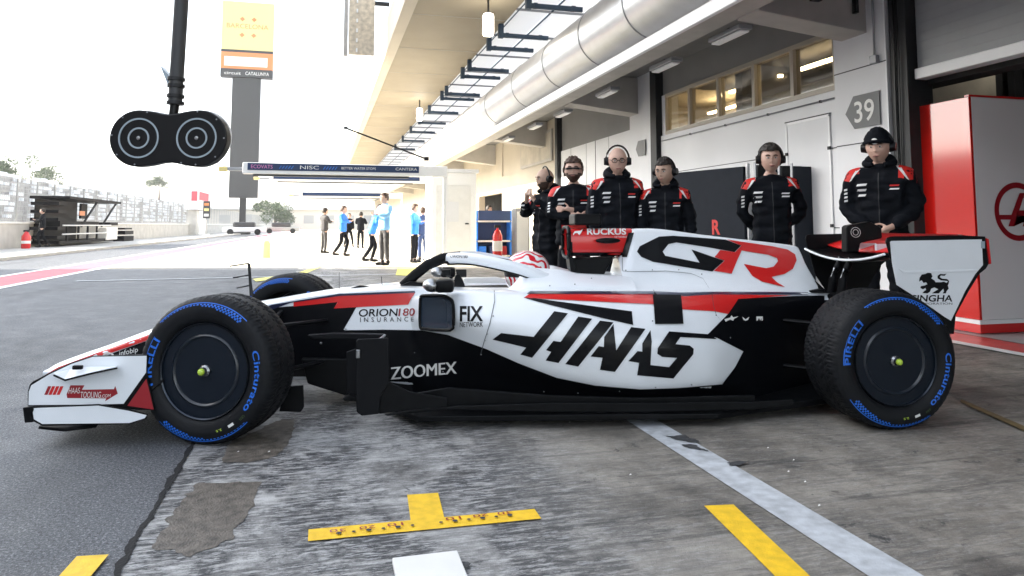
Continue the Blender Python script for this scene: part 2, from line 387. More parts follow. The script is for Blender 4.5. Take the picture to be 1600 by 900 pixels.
# far painting
paint('lane_line', [(-4.5, 15.2), (3.0, 15.75), (3.0, 15.9), (-4.5, 15.35)], 'wpaint')
paint('lane_line', [(-30, 7.2), (-1.9, 3.95), (-1.9, 4.02), (-30, 7.4)], 'wpaint')
M['yfar'] = mat('lane_yellow', (.75, .70, .15), .6)
paint('lane_line', gp([(395, 436), (460, 428), (508, 412), (513, 412), (470, 431), (400, 440)], .01), 'yfar', .013)
paint('lane_line', gp([(622, 418), (650, 418), (655, 432), (618, 430)], .01), 'yfar', .013)
M['redband'] = mat('lane_red', (.62, .10, .13), .6, var=.15, vscale=2)
paint('lane_red_band', rect(-6.35, -10, -5.35, 220), 'redband', .006)
M['white_line'] = mat('lane_white', (.8, .8, .8), .6, var=.1)
paint('lane_line', rect(-6.5, -10, -6.35, 220), 'white_line', .007); paint('lane_line', rect(-5.35, -10, -5.17, 220), 'white_line', .007)
M['sunlitslab'] = mat('sunlit_slab', (.60, .55, .45), .7, var=.12, vscale=1.2, bump=.3, bscale=90)
sheet('sunlit_apron', [(-5.15, 19.6), (6.0, 17.6), (6.0, 200), (-5.15, 200)], .0105, 'sunlitslab')  # paler sheet puts the sunlight beyond the shadow edge into the ground colour
bm = bmesh.new(); box(bm, (-12.5, -20, 0), (-9.2, 260, .10)); tag(obj('pit_wall_kerb', bm, 'kerb'), kind='structure')
sheet('race_track', rect(-27, -60, -12.9, 400), .02, 'asphalt')
# red painted floor of the garage box
M['redfloor'] = mat('painted_floor_red', (.55, .02, .015), .35, var=.2, vscale=5)
M['greyfloor'] = mat('garage_floor', (.30, .30, .31), .3, var=.1, vscale=3)
sheet('garage_floor', rect(6.0, -4, 14, 6.5), .012, 'greyfloor')
paint('garage_threshold_line', rect(5.55, -2, 5.95, 6.4), 'redfloor', .016)
paint('garage_threshold_line', rect(5.42, -2, 5.55, 6.4), 'white_line', .016)
paint('garage_threshold_line', gp([(1500, 628), (1502, 624), (1605, 668), (1605, 676)], .012), 'wornyellow', .014)
# litter: small pale chips on the apron
bm = bmesh.new()
for (x, y) in ((890, 660), (1232, 737), (1258, 753), (1280, 790), (1240, 719), (640, 640), (420, 706), (985, 742), (1200, 700), (372, 706)):
    p = G(x, y, .012); s = .005
    bm.faces.new([bm.verts.new(p+Vector(q)) for q in ((-s, -s*.6, 0), (s, -s*.4, .002), (s*.7, s*.8, .004), (-s*.6, s*.5, .001))])
tag(obj('paper_litter', bm, 'offwhite'), kind='stuff')
w0, w1 = onp(613, 871, 2, .024), onp(718, 868, 2, .024); bm = bmesh.new(); box(bm, (w0.x, w0.y-.30, .004), (w1.x, w0.y, .024), .003)
tag(obj('white_block', bm, 'offwhite'), 'small white block lying flat on the concrete below the yellow T mark', 'marker block')

# ================================================================ GARAGE BUILDING
B = thing('pit_building', (6, 6, 0), 'long pit garage building with grey panelled wall, high windows and roller shutter', 'building')
B.location = (0, 0, 0)
def P(name, a, b, m, bev=0, parent=B): return bx(name, a, b, m, parent, bev)
W = 6.0
P('wall', (W, 7.33, 0), (W+.25, 12.05, 2.70), 'wall')
P('wall', (W+.03, 11.83, 2.70), (W+.25, 12.05, 3.45), 'wall')
P('lintel_panel', (W+.06, 7.33, 3.44), (W+.25, 12.05, 4.3), 'wall2')
P('pilaster', (W-.05, 6.47, 0), (W+.3, 7.31, 4.3), 'wall', .006)
P('post', (W-.02, 6.22, 0), (W+.3, 6.45, 4.6), 'post')
for z in (.75, 1.99, 2.86): P('panel_joint', (W-.053, 6.475, z), (W-.045, 7.305, z+.012), 'post')
for z in (1.02, 1.99): P('panel_joint', (W-.003, 7.33, z), (W+.02, 12.0, z+.010), 'post')
P('cladding_rib', (W-.052, 6.47, 0), (W-.048, 6.49, 4.2), 'strip')
# inspection hatch in the wall
hf = P('hatch', (W-.012, 7.47, .55), (W+.02, 8.32, 2.40), 'wall', .004)
for a, b in (((W-.02, 7.46, .55), (W-.005, 7.49, 2.41)), ((W-.02, 8.30, .55), (W-.005, 8.33, 2.41)), ((W-.02, 7.46, 2.39), (W-.005, 8.33, 2.42))): P('hatch_frame', a, b, 'strip', parent=hf)
P('hatch_seam', (W-.022, 7.45, 2.421), (W-.002, 8.34, 2.435), 'post', parent=hf)
for z in (1.05, 2.0):
    for y in (7.475, 8.315): P('hinge', (W-.035, y-.02, z-.02), (W-.012, y+.02, z+.02), 'post', parent=hf)
# high windows
ys = [7.33, 8.16, 9.05, 10.02, 10.95, 11.83]
for k in range(5):
    y0, y1 = ys[k]+.0, ys[k+1]; fr = bmesh.new(); t = .035
    for a, b in (((W-.02, y0, 2.70), (W+.1, y1, 2.76)), ((W-.02, y0, 3.38), (W+.1, y1, 3.44)), ((W-.02, y0, 2.762), (W+.1, y0+t, 3.378)), ((W-.02, y1-t+.001, 2.762), (W+.1, y1-.001, 3.378))): box(fr, a, b)
    wf = obj('window', fr, 'offwhite', B); wf.data.materials[0] = mat('window_frame_cream', (.42, .38, .31), .5)
    bx('pane', (W+.03, y0+t, 2.76), (W+.04, y1-t, 3.38), 'glass', wf)
# lit corridor behind the windows
rm = bmesh.new(); box(rm, (W+.26, 7.3, 2.45), (W+2.4, 14.5, 3.7)); bmesh.ops.reverse_faces(rm, faces=rm.faces[:])
for f in [f for f in rm.faces if abs(f.calc_center_median().x-(W+.26)) < .01]: rm.faces.remove(f)
me = bpy.data.meshes.new('corridor'); rm.to_mesh(me); link('corridor', me, 'room', B)
for y, x in ((8.7, W+1.0), (10.6, W+1.0), (12.9, W+1.9)):
    bx('tube_lamp', (x, y-.75, 3.42), (x+.06, y+.75, 3.46), 'tube', B)
# deep part of the wall further on, bays repeat
P('post', (W-.08, 12.08, 0), (W+.3, 12.32, 4.6), 'post')
P('pilaster', (W-.04, 12.34, 0), (W+.3, 13.35, 4.3), 'wall', .006)
P('wall', (W+.02, 13.37, 0), (W+.25, 17.9, 3.0), 'wall')
P('lintel_panel', (W+.05, 13.37, 3.0), (W+.25, 17.9, 4.3), 'wall2')
for z in (1.0, 2.0): P('panel_joint', (W+.012, 13.37, z), (W+.03, 17.9, z+.012), 'post')
P('panel_joint', (W+.012, 15.4, 2.0), (W+.03, 15.415, 3.0), 'post')
P('post', (W-.08, 17.92, 0), (W+.3, 18.12, 4.6), 'post')
M['wallwarm'] = mat('far_wall', (.52, .47, .38), .6, var=.08, vscale=1)
P('wall', (W, 18.14, 0), (W+.25, 24.3, 2.75), 'wallwarm')
P('lintel_panel', (W+.04, 18.14, 2.75), (W+.25, 24.3, 4.3), 'wallwarm')
wf = P('window', (W-.02, 18.6, 2.82), (W+.03, 21.8, 3.7), 'conc'); bx('pane', (W-.03, 18.68, 2.9), (W-.021, 21.72, 3.62), 'room', wf)
P('wall', (W, 24.3, 2.2), (W+.25, 28.2, 4.3), 'wallwarm')
M['doorpink'] = mat('inner_partition', (.35, .27, .25), .6)
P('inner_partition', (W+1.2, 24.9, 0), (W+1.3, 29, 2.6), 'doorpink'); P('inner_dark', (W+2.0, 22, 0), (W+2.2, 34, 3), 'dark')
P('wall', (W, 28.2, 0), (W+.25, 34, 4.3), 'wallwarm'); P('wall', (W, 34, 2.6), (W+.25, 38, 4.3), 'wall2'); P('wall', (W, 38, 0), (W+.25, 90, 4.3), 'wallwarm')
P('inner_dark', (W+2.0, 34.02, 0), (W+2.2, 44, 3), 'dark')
# canopy: slab, cross beams, white fascia, dark recess behind
P('canopy_slab', (4.15, -6, 3.98), (W+.4, 90, 4.12), 'wall2')
P('edge_beam', (4.10, -6, 3.42), (4.55, 90, 3.96), 'conc')
for y in (.6, 6.75, 12.94, 19.1, 25.3, 31.5, 37.7, 44, 50):
    bm = bmesh.new(); prism(bm, [(4.555, y, 3.40), (W+.02, y, 3.24), (W+.02, y, 3.97), (4.555, y, 3.97)], (0, .42, 0), .012); o = obj('cross_beam', bm, 'conc', B)
bm = bmesh.new(); box(bm, (4.03, -6, 3.34), (4.095, 90, 3.50), .01); obj('white_fascia', bm, 'strip', B)
for y in (6.7,): P('junction_box', (5.2, y-.02, 3.55), (5.32, y+.04, 3.72), 'plastic'); 
P('junction_box', (5.76, 6.68, 3.45), (5.8, 6.74, 3.62), 'plastic')
# garage doorway with half open roller shutter
P('shutter', (W+.10, -4, 2.72), (W+.16, 6.2, 4.4), 'blind')
for k in range(16): P('shutter_slat_joint', (W+.094, -4, 2.80+k*.1), (W+.0985, 6.2, 2.803+k*.1), 'grey')
P('shutter_bottom_rail', (W+.05, -4, 2.60), (W+.2, 6.2, 2.715), 'strip', .01)
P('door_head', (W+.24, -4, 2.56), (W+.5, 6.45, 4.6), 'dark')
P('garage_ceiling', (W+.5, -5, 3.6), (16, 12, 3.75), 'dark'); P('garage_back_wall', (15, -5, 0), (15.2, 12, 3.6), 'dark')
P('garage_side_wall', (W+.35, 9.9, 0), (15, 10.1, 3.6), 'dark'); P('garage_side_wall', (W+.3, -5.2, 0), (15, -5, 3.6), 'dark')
tb('conduit', [(W-.07, 6.62, 4.2), (W-.07, 6.62, 2.95)], .012, 'grey', B, 8); P('small_box', (W-.10, 6.57, 2.86), (W-.055, 6.67, 2.95), 'grey', .004)
tb('cable', catmull([(W-.035, 6.40, 4.4), (W-.04, 6.36, 3.3), (W-.035, 6.38, 2.2), (W-.04, 6.36, .6)], 6), .011, 'plastic', B, 6); tb('cable', catmull([(W-.035, 6.33, 4.4), (W-.045, 6.30, 3.1), (W-.035, 6.33, 1.6), (W-.04, 6.30, .4)], 6), .008, 'plastic', B, 6)
tb('conduit', [(W-.02, 7.36, 2.60), (W-.02, 12.0, 2.60)], .010, 'grey', B, 8)
for y in (7.6, 8.7, 9.8, 10.9): P('conduit_clip', (W-.034, y, 2.585), (W-.003, y+.02, 2.615), 'post')
for y in (13.4, 14.6, 16.0, 17.1): P('panel_joint', (W+.013, y, 0), (W+.03, y+.008, 3.0), 'grey')
for y, x in ((6.6, 8.4),): P('garage_lamp', (x, y, 3.38), (x+.06, y+.5, 3.42), 'lampwhite')
P('garage_rail', (W+.6, -3, 2.95), (W+.7, 9.8, 3.05), 'grey')
for k in range(6): P('garage_hanging', (8.6+k*.35, 7.5, 2.5-.06*(k % 3)), (8.75+k*.35, 7.6, 3.58), 'post')
P('inner_post', (7.6, 8.1, 0), (7.9, 8.4, 3.58), 'wallwarm')
# storey above the canopy: roof soffit over the lane and the block on top of it
P('roof_soffit', (1.72, -8, 5.55), (3.80, 70, 5.75), 'soffit')
P('roof_edge_beam', (1.45, -8, 5.45), (1.70, 70, 6.3), 'wallwarm')
P('roof_block', (1.75, -8, 5.77), (3.75, 70, 7.0), 'wallwarm'); P('roof_block', (6.55, -8, 4.62), (16, 70, 7.0), 'wallwarm')
P('upper_wall', (W+.3, -8, 4.61), (W+.5, 70, 5.76), 'wall')
for k in range(26):
    y = 6.0+k*2.1; bx('skylight_panel', (3.86, y, 5.64), (4.62, y+2.05, 5.66), 'frost', B); bx('skylight_panel', (4.66, y, 5.64), (6.2, y+2.05, 5.66), 'frost', B); bx('skylight_bar', (3.86, y+2.05, 5.60), (6.2, y+2.10, 5.67), 'grey', B)
tb('gallery_rail', [(3.84, -6, 5.52), (3.84, 70, 5.52)], .014, 'steelblue', B, 6); tb('gallery_rail', [(4.64, -6, 5.62), (4.64, 70, 5.62)], .02, 'steelblue', B, 6)
for y in (10.8, 13.06, 15.3, 16.5, 18.9, 19.9, 22.7, 23.6, 26.6, 29.5, 32.5, 36, 40):
    bm = bmesh.new(); box(bm, (3.70, y-.035, 5.25), (4.85, y+.035, 5.34)); box(bm, (3.69, y-.055, 5.23), (3.80, y+.055, 5.54)); box(bm, (4.62, y-.045, 5.25), (4.70, y+.045, 5.35)); box(bm, (3.85, y-.045, 5.25), (3.92, y+.045, 5.35)); obj('bracket', bm, 'steelblue', B)
for y in range(9, 60, 3): P('soffit_joint', (1.73, y, 5.545), (3.79, y+.02, 5.551), 'conc')
# hanging flag banners on the far left end of the roof
M['mesh'] = mat('mesh_screen', (.62, .54, .42), .7, var=.3, vscale=10)
D = thing('air_duct', (4.25, 20, 4.0), 'big round silver ventilation duct running along the canopy edge above the crew', 'air duct')
D.location = (0, 0, 0)
bm = bmesh.new(); tube(bm, [(4.25, -6, 4.02), (4.25, 70, 4.02)], .50, 40); obj('duct_pipe', bm, 'duct', D, True)
for y in (5.3, 6.9, 8.6, 10.3, 12.2, 14.4, 17, 20, 24, 29, 35):
    bm = bmesh.new(); tube(bm, [(4.25, y-.012, 4.02), (4.25, y+.012, 4.02)], .508, 40); obj('duct_collar', bm, 'grey', D, True)
# ceiling lamps under the canopy
L0 = None
for i, y in enumerate((7.6, 9.3, 11.5, 13.9, 15.9, 18.4)):
    if L0 is None:
        L0 = thing('ceiling_lamp', (4.72, y, 3.34), '', 'ceiling lamp'); bx('housing', (-.09, -.35, 0), (.09, .35, .06), 'grey', L0, .01); bx('diffuser', (-.06, -.33, -.03), (.06, .33, -.002), 'strip', L0, .01); bx('hanger', (-.02, -.02, .061), (.02, .02, .10), 'plastic', L0); o = L0
    else: o = copy_tree(L0); o.location = (4.72, y, 3.34)
    o['group'] = 'lamps under the canopy edge'
    o['label'] = ['rightmost lamp under the canopy just below the top end of the white fascia', 'second lamp from the right under the canopy', 'third lamp from the right under the canopy edge', 'fourth lamp from the right under the canopy edge', 'fifth lamp from the right, small under the far canopy', 'farthest small lamp under the canopy edge'][i]
for i, (x, y) in enumerate(((3.07, 13.6), (3.24, 25.5))):
    t = thing('flood_lamp', (x, y, 5.54), ['near bright floodlight hanging under the tan roof', 'far bright floodlight hanging under the tan roof, lower in the picture'][i], 'floodlight', group='floodlights under the roof')
    tb('stem', [(0, 0, 0), (0, 0, -.3)], .02, 'post', t); bm = bmesh.new(); box(bm, (-.10, -.10, -.75), (.10, .10, -.3), .05); obj('lamp_body', bm, 'lampwhite', t)
# number signs
def sign(y, z, s, label, txt, mm='signgrey'):
    t = thing('number_sign', (W-.055, y, z), label, 'sign')
    bm = bmesh.new(); prism(bm, [(0, -.27*s, -.19*s), (0, -.27*s, .19*s), (0, .13*s, .19*s), (0, .27*s, 0), (0, .13*s, -.19*s)], (-.012, 0, 0)); obj('sign_plate', bm, mm, t)
    if txt:
        b2 = text2d(txt, (.12*s, -.12*s), (-.19*s, -.12*s), (0, .24*s), bold=.01)
        conform('number', b2, lambda a, b: Vector((-.0145, a, b)), 'offwhite', t, g=0, maxedge=0)
    return t
sign(6.85, 2.36, 1.0, 'dark grey arrow shaped sign with white number 39 on the pilaster', '39')
sign(12.8, 2.55, .8, 'pale grey arrow shaped sign on the farther pilaster above the bald man', '', 'wall2')

# partition box inside the doorway
X0, Y0, Z1 = 6.12, 5.62, 2.32
Q = thing('partition_box', (X0, Y0, 0), 'tall glossy red and grey garage partition with a round red emblem', 'partition')
bx('red_side', (0, 0, .145), (.03, 3.9, Z1), 'redgloss', Q, .004); bx('grey_front', (.032, 0, .145), (4.2, .03, Z1), 'panelgrey', Q, .004)
bx('top_trim', (.0, -.004, Z1+.001), (4.2, .05, Z1+.02), 'red', Q); bx('white_skirting', (-.012, -.012, .105), (4.2, 3.9, .143), 'strip', Q); bx('red_base', (-.008, -.008, .02), (4.2, 3.9, .103), 'red', Q)
bx('panel_seam', (.6, -.004, 1.33), (4.2, -.001, 1.336), 'greyc', Q)
bm = bmesh.new(); 
for k in range(48):
    a0, a1 = 2*math.pi*k/48, 2*math.pi*(k+1)/48
    bm.faces.new([bm.verts.new((.53+math.cos(a)*r, -.006, 1.19+math.sin(a)*r)) for a, r in ((a0, .235), (a1, .235), (a1, .29), (a0, .29))])
obj('round_emblem', bm, 'darkred', Q)
bm = flat2d([[(.50, 1.16), (.56, 1.23), (.80, 1.23), (.98, 1.56), (1.08, 1.56), (.84, 1.06), (.73, 1.06), (.78, 1.16)], [(1.0, 1.06), (1.12, 1.06), (1.36, 1.56), (1.24, 1.56)], [(.9, 1.22), (1.3, 1.22), (1.32, 1.30), (.93, 1.30)]])
conform('emblem_strokes', bm, lambda a, b: Vector((.53+(a-.93)*.66, -.008, 1.19+(b-1.28)*.66)), 'darkred', Q, g=0, maxedge=0)

# display panels behind the crew
def slab(name, a, b, th, z0, z1, m, label, cat, group=None):
    a = Vector(a); b = Vector(b); d = (b-a).normalized(); nrm = Vector((d.y, -d.x, 0))*th
    t = thing(name, (*((a+b)/2).xy, 0), label, cat, group=group); c = Vector(t.location)
    bm = bmesh.new(); prism(bm, [(a-c).xy.to_3d()+Vector((0, 0, z0)), (b-c).xy.to_3d()+Vector((0, 0, z0)), (b-c).xy.to_3d()+Vector((0, 0, z1)), (a-c).xy.to_3d()+Vector((0, 0, z1))], nrm, .003); obj('panel_board', bm, m, t)
    return t, a-c, b-c
M['board'] = mat('board_dark', (.020, .024, .032), .8, var=.1, spec=.15)
t, a, b = slab('display_board', (5.2, 10.3, 0), (5.6, 8.7, 0), .05, .05, 1.86, 'board', 'large dark display board with a red letter R behind the crew', 'display board')
bx('edge_strip', (b.x-.01, b.y-.05, .05), (b.x+.03, b.y-.02, 1.90), 'strip', t)
dd = (b-a).normalized()
b2 = text2d('R', (1.04, .93), (1.20, .93), (0, .20), bold=.03)
conform('letter', b2, lambda u, v: a+dd*u+Vector((-dd.y*-1*-.06*0, 0, v))+Vector((-.055*0, 0, 0))+Vector((dd.y, -dd.x, 0))*.054, 'red', t, g=0, maxedge=0)
lab = ['first dark folded panel right of the display board', 'second dark folded panel leaning by the wall', 'third dark folded panel leaning by the wall', 'rightmost dark folded panel, beside the young man with ear defenders']
for i in range(4):
    y = 8.45-i*.19; bx0 = thing('folded_panel', (5.60+.05*i, y, 0), lab[i], 'folded panel', group='folded dark panels by the wall')
    bx('panel_board', (-.01, -.045, .04), (.35, .045, 1.86-.02*i), 'post' if i % 2 == 0 else 'board', bx0, .006); bx('panel_edge', (-.025, -.02, .04), (-.011, .02, 1.9-.02*i), 'grey', bx0)

# booth, rack, extinguisher on the far apron
M['booth'] = mat('booth_white', (.88, .88, .87), .5, var=.02)
t = thing('equipment_booth', (3.46, 19.9, 0), 'tall white closed booth with a door standing on the far apron', 'booth')
bx('booth_body', (-.62, -.4, 0), (.62, .9, 2.5), 'booth', t, .02); bx('booth_door', (-.5, -.42, .2), (.45, -.402, 2.15), 'offwhite', t, .003); bx('booth_roof', (-.68, -.46, 2.502), (.68, .95, 2.6), 'wall', t, .01)
bx('booth_panel', (-.3, -.428, 1.15), (.12, -.421, 1.7), 'wall', t); bx('handle', (.3, -.45, 1.08), (.4, -.421, 1.12), 'post', t)
t = thing('storage_rack', (5.0, 21.5, 0), 'blue framed storage rack beside the white booth', 'rack')
for z in (.1, .55, 1.15): bx('shelf', (-.55, -.25, z), (.55, .25, z+.05), 'offwhite', t)
for x in (-.55, .5): bx('upright', (x, -.25, 0), (x+.05, .25, 1.5), 'sky', t)
bx('header_board', (-.5, -.27, 1.2), (.5, -.26, 1.5), 'navyc', t); bx('back_board', (-.5, .2, .1), (.5, .22, 1.2), 'navyc', t)
for i, x in enumerate((-.35, 0, .3)): bx('crate', (x-.12, -.2, .152), (x+.12, .1, .42), ['sky', 'navyc', 'darkred'][i], t, .02)
t = thing('fire_extinguisher', (4.95, 20.6, 0), 'red fire extinguisher with white label in front of the blue rack', 'fire extinguisher')
bm = bmesh.new(); lathe(bm, [(.12, 0), (.14, .03), (.14, .75), (.08, .9), (.03, .93), (.03, 1.0)], 20, 'z'); obj('cylinder_body', bm, 'red', t, True)
bm = bmesh.new(); lathe(bm, [(.143, .3), (.143, .6)], 20, 'z', True); obj('label_band', bm, 'offwhite', t, True); bx('valve', (-.09, -.04, .98), (.09, .04, 1.06), 'post', t, .01)
t = thing('grey_cabinet', (5.55, 20.2, 0), 'narrow grey cabinet standing right of the blue rack', 'cabinet'); bx('cabinet_body', (-.2, -.2, 0), (.2, .3, 1.55), 'grey', t, .01); bx('cabinet_door', (-.17, -.215, .1), (.17, -.202, 1.45), 'wall', t)
# gantry arms
def arm(y, z, xl, xr, h, label, name='gantry_arm'):
    t = thing(name, (xr, y, z), label, 'gantry arm', group='white gantry arms over the lane')
    bx('boom', (xl-xr, -.1, -h), (0, .1, h), 'booth', t, .02)
    bx('banner', (xl-xr+.12, -.112, -h*.35), (-.75, -.101, h*.9), M['banner'], t)
    bx('under_rail', (xl-xr+.25, -.05, -h*1.35), (-1.0, .05, -h*1.02), 'signblack', t)
    bx('end_tube', (xl-xr-.35, -.04, -h*.5), (xl-xr, .04, h*.1), 'grey', t, .01); bx('end_lamp', (xl-xr-.55, -.06, -h*.65), (xl-xr-.35, .06, h*.2), 'yellow', t, .02)
    bx('column', (-.1, -.06, -z), (.0, .06, -h), 'booth', t)
    return t
M['banner'] = mat('banner_navy', (.008, .03, .10), .5)
t = arm(18.6, 2.45, -1.95, 3.1, .14, 'near white gantry arm with a navy sponsor banner across the lane')
def front_text(t, s, x0, x1, z0, h, y, m, shear=0): 
    return conform('lettering', text2d(s, (x0, z0), (x1, z0), (0, h), shear=shear), lambda a, b: Vector((a, y, b)), m, t, g=0, maxedge=0)
front_text(t, 'ECOVATS', -4.85, -4.35, -.005, .09, -.114, 'pink'); front_text(t, 'NISC', -3.7, -3.25, -.005, .09, -.114, 'offwhite'); front_text(t, '/////', -4.2, -3.85, .0, .07, -.114, 'sky'); front_text(t, '/////', -3.15, -2.8, .0, .07, -.114, 'sky')
front_text(t, 'BETTER WATER STOPS', -2.7, -1.85, .01, .06, -.114, 'offwhite'); front_text(t, 'CANTERA', -1.35, -.8, .01, .07, -.114, 'offwhite')
t = arm(27, 2.75, -1.9, 4.2, .12, 'second white gantry arm behind and just below the first one'); t['label'] = 'farther white gantry arm partly hidden below the near arm'
t = arm(38, 2.6, -1.2, 4.0, .14, 'farthest pale gantry arm with bright yellow tip above the walking men')
tg = thing('support_rod', (2.57, 19.0, 2.83), 'thin black rod sloping down to the right above the gantry arm', 'rod')
tb('rod_tube', [(-2.05, 0, .74), (0, 0, 0)], .022, 'plastic', tg); bx('rod_end', (-2.12, -.03, .72), (-2.02, .03, .78), 'plastic', tg); bx('rod_mount', (-.02, -.05, -.06), (.1, .05, .04), 'plastic', tg)

# tall advertising tower
t = thing('sign_tower', (-9.1, 88, 0), 'tall advertising tower with yellow top panel, orange band and dark column', 'sign tower')
bx('column', (-1.55, -.3, 4.2), (1.6, .5, 18.2), 'signblack', t, .03); bx('pole', (-.35, -.1, 0), (.35, .3, 4.19), 'post', t, .02); bx('foot', (-.9, -.4, 0), (.9, .6, .3), 'post', t)
bx('yellow_panel', (-2.85, -.5, 21.45), (2.9, .7, 27.2), 'yellow', t, .03); bx('orange_panel', (-2.85, -.5, 19.2), (2.9, .7, 21.15), 'orange', t, .03); bx('dark_band', (-2.85, -.48, 21.16), (2.9, .68, 21.44), 'signblack', t); bx('base_band', (-2.85, -.48, 18.25), (2.9, .68, 19.19), 'signblack', t)
bx('white_field', (-2.45, -.55, 19.5), (2.3, -.51, 20.6), 'offwhite', t)
front_text(t, 'BARCELONA', -2.3, 2.3, 24.0, .55, -.52, 'orange')
for x, z in ((-.6, 25.1), (.7, 25.1), (-.6, 23.2), (.7, 23.2)):
    bm = bmesh.new(); bm.faces.new([bm.verts.new((x+q[0], -.53, z+q[1])) for q in ((-.3, 0), (0, -.28), (.3, 0), (0, .28))]); obj('ornament', bm, 'orange', t)
front_text(t, 'circuit', -2.4, -.6, 18.5, .35, -.52, 'offwhite'); front_text(t, 'CATALUNYA', -.1, 2.5, 18.5, .4, -.52, 'offwhite')
# pit light hanging from its boom
t = thing('pit_light', (-.87, 4.42, 1.55), 'black double ring pit light hanging on a black pole at the left', 'pit light', rz=-YAW)
def stad(r, n=28):
    out = []
    for s in (1, -1):
        for k in range(n+1):
            a = -math.pi/2+math.pi*k/n
            out.append((s*(.172+math.cos(a)*r), s*math.sin(a)*r))
    return [(x, z*(1-.16*math.exp(-(x/.07)**2))) for x, z in out]
pts = stad(.163); ptsn = []
for i in range(len(pts)):
    a, b = pts[i], pts[(i+1) % len(pts)]
    ptsn.append(a)
    if abs(a[0]-b[0]) > .1:
        for q in range(1, 8):
            x = a[0]+(b[0]-a[0])*q/8; z = a[1]+(b[1]-a[1])*q/8; ptsn.append((x, z*(1-.16*math.exp(-(x/.09)**2))))
bm = bmesh.new(); prism(bm, [(x, 0, z) for x, z in ptsn], (0, .07, 0)); o = obj('housing', bm, 'plastic', t)
md = o.modifiers.new('b', 'BEVEL'); md.width = .008; md.segments = 2
M['ringgrey'] = mat('lens_ring', (.33, .40, .45), .35, coat=.4)
for x in (-.165, .165):
    for r in (.058, .112):
        bm = bmesh.new(); lathe(bm, [(r-.006, -.001), (r-.006, -.006), (r+.003, -.006), (r+.003, -.001)], 48, 'y', True); o = obj('lens_ring', bm, 'ringgrey', t, True); o.location = (x, 0, 0)
    bm = bmesh.new(); lathe(bm, [(.012, -.003), (.010, -.009), (0, -.012)], 16); o = obj('lens_center', bm, 'chrome', t, True); o.location = (x, 0, 0)
for k in range(0, len(ptsn), 7):
    x, z = ptsn[k]; bm = bmesh.new(); lathe(bm, [(.005, -.002), (.004, -.005), (0, -.006)], 8); o = obj('screw', bm, 'grey', t, True); o.location = (x*.955, 0, z*.93)
bm = bmesh.new(); prism(bm, [(x*.97+.004, .072, z*.97+.012) for x, z in ptsn], (0, .02, 0)); obj('back_cover', bm, 'strip', t)
tb('bracket_rod', [(.005, .045, .13), (.012, .045, .22)], .026, 'plastic', t); tb('pole', [(.012, .045, .20), (.045, .045, 1.55)], .039, 'signblack', t, 16)
for z in (.20, .24, .30, .34): tb('clamp_ring', [(.014, .045, z), (.0145, .045, z+.018)], .048, 'post', t, 16)
bm = bmesh.new(); prism(bm, [(-.03, .05, .37), (-.085, .05, .43), (-.03, .05, .30)], (0, .06, 0)); obj('small_fin', bm, 'ringgrey', t)
bx('boom', (-.1, -.02, 1.56), (5.2, .12, 1.70), 'post', t, .01)

# ================================================================ FAR LEFT: pit wall, fence, stands
t = thing('pit_wall', (-12.7, 60, 0), 'long pale concrete pit wall along the far side of the lane', 'wall'); t.location = (0, 0, 0)
bx('wall_body', (-12.9, -20, 0), (-12.55, 260, 1.12), 'kerb', t, .02)
bx('wall_cap', (-12.95, -20, 1.121), (-12.5, 260, 1.2), 'offwhite', t, .01)
for y in range(24, 120, 4): bx('wall_joint', (-12.548, y, .1), (-12.545, y+.05, 1.1), 'fence', t)
t = thing('debris_fence', (0, 0, 0), 'tall pale wire debris fence on top of the pit wall', 'fence')
for y in [24+i*2.2 for i in range(70)]: bx('post', (-12.76, y, 1.2), (-12.70, y+.07, 3.05), 'fence', t)
bm = bmesh.new()
for k in range(10): box(bm, (-12.735, 20, 1.3+k*.19), (-12.73, 200, 1.32+k*.19))
for i in range(700): y = 22+i*.2; box(bm, (-12.736, y, 1.2), (-12.729, y+.02, 3.0))
obj('wire_mesh', bm, 'fence', t)
t = thing('grandstand', (0, 0, 0), 'pale stepped grandstand behind the fence on the far side of the track', 'grandstand')
bm = bmesh.new()
for k in range(9): box(bm, (-30-k*1.0-1, 30, 0), (-30-k*1.0, 330, 1.8+k*.66))
obj('terrace', bm, 'stand', t)
bm = bmesh.new()
for k in range(9):
    for y in range(60, 260, 3):
        if random.random() < .75: box(bm, (-30-k-.6, y, 1.8+k*.66), (-30-k-.2, y+random.choice((1.2, 2.5, 2.9)), 2.15+k*.66+random.random()*.2))
o = obj('seat_row', bm, 'wall', t); o['kind'] = 'stuff'
for y in range(36, 300, 12): bx('stand_pillar', (-29.9, y, 0), (-29.6, y+.4, 5), 'stand', t)
# unseen block and roof added left of the frame to shade the boxes
t = thing('added_shade_stand', (0, 0, 0), 'unseen tall block with a roof, added across the track to shade the pit boxes', 'grandstand')
bx('shade_block', (-44, -70, 0), (-30, 26, 22), 'stand', t); bx('shade_roof', (-46, -70, 22.05), (-29, 27, 23), 'wall', t)
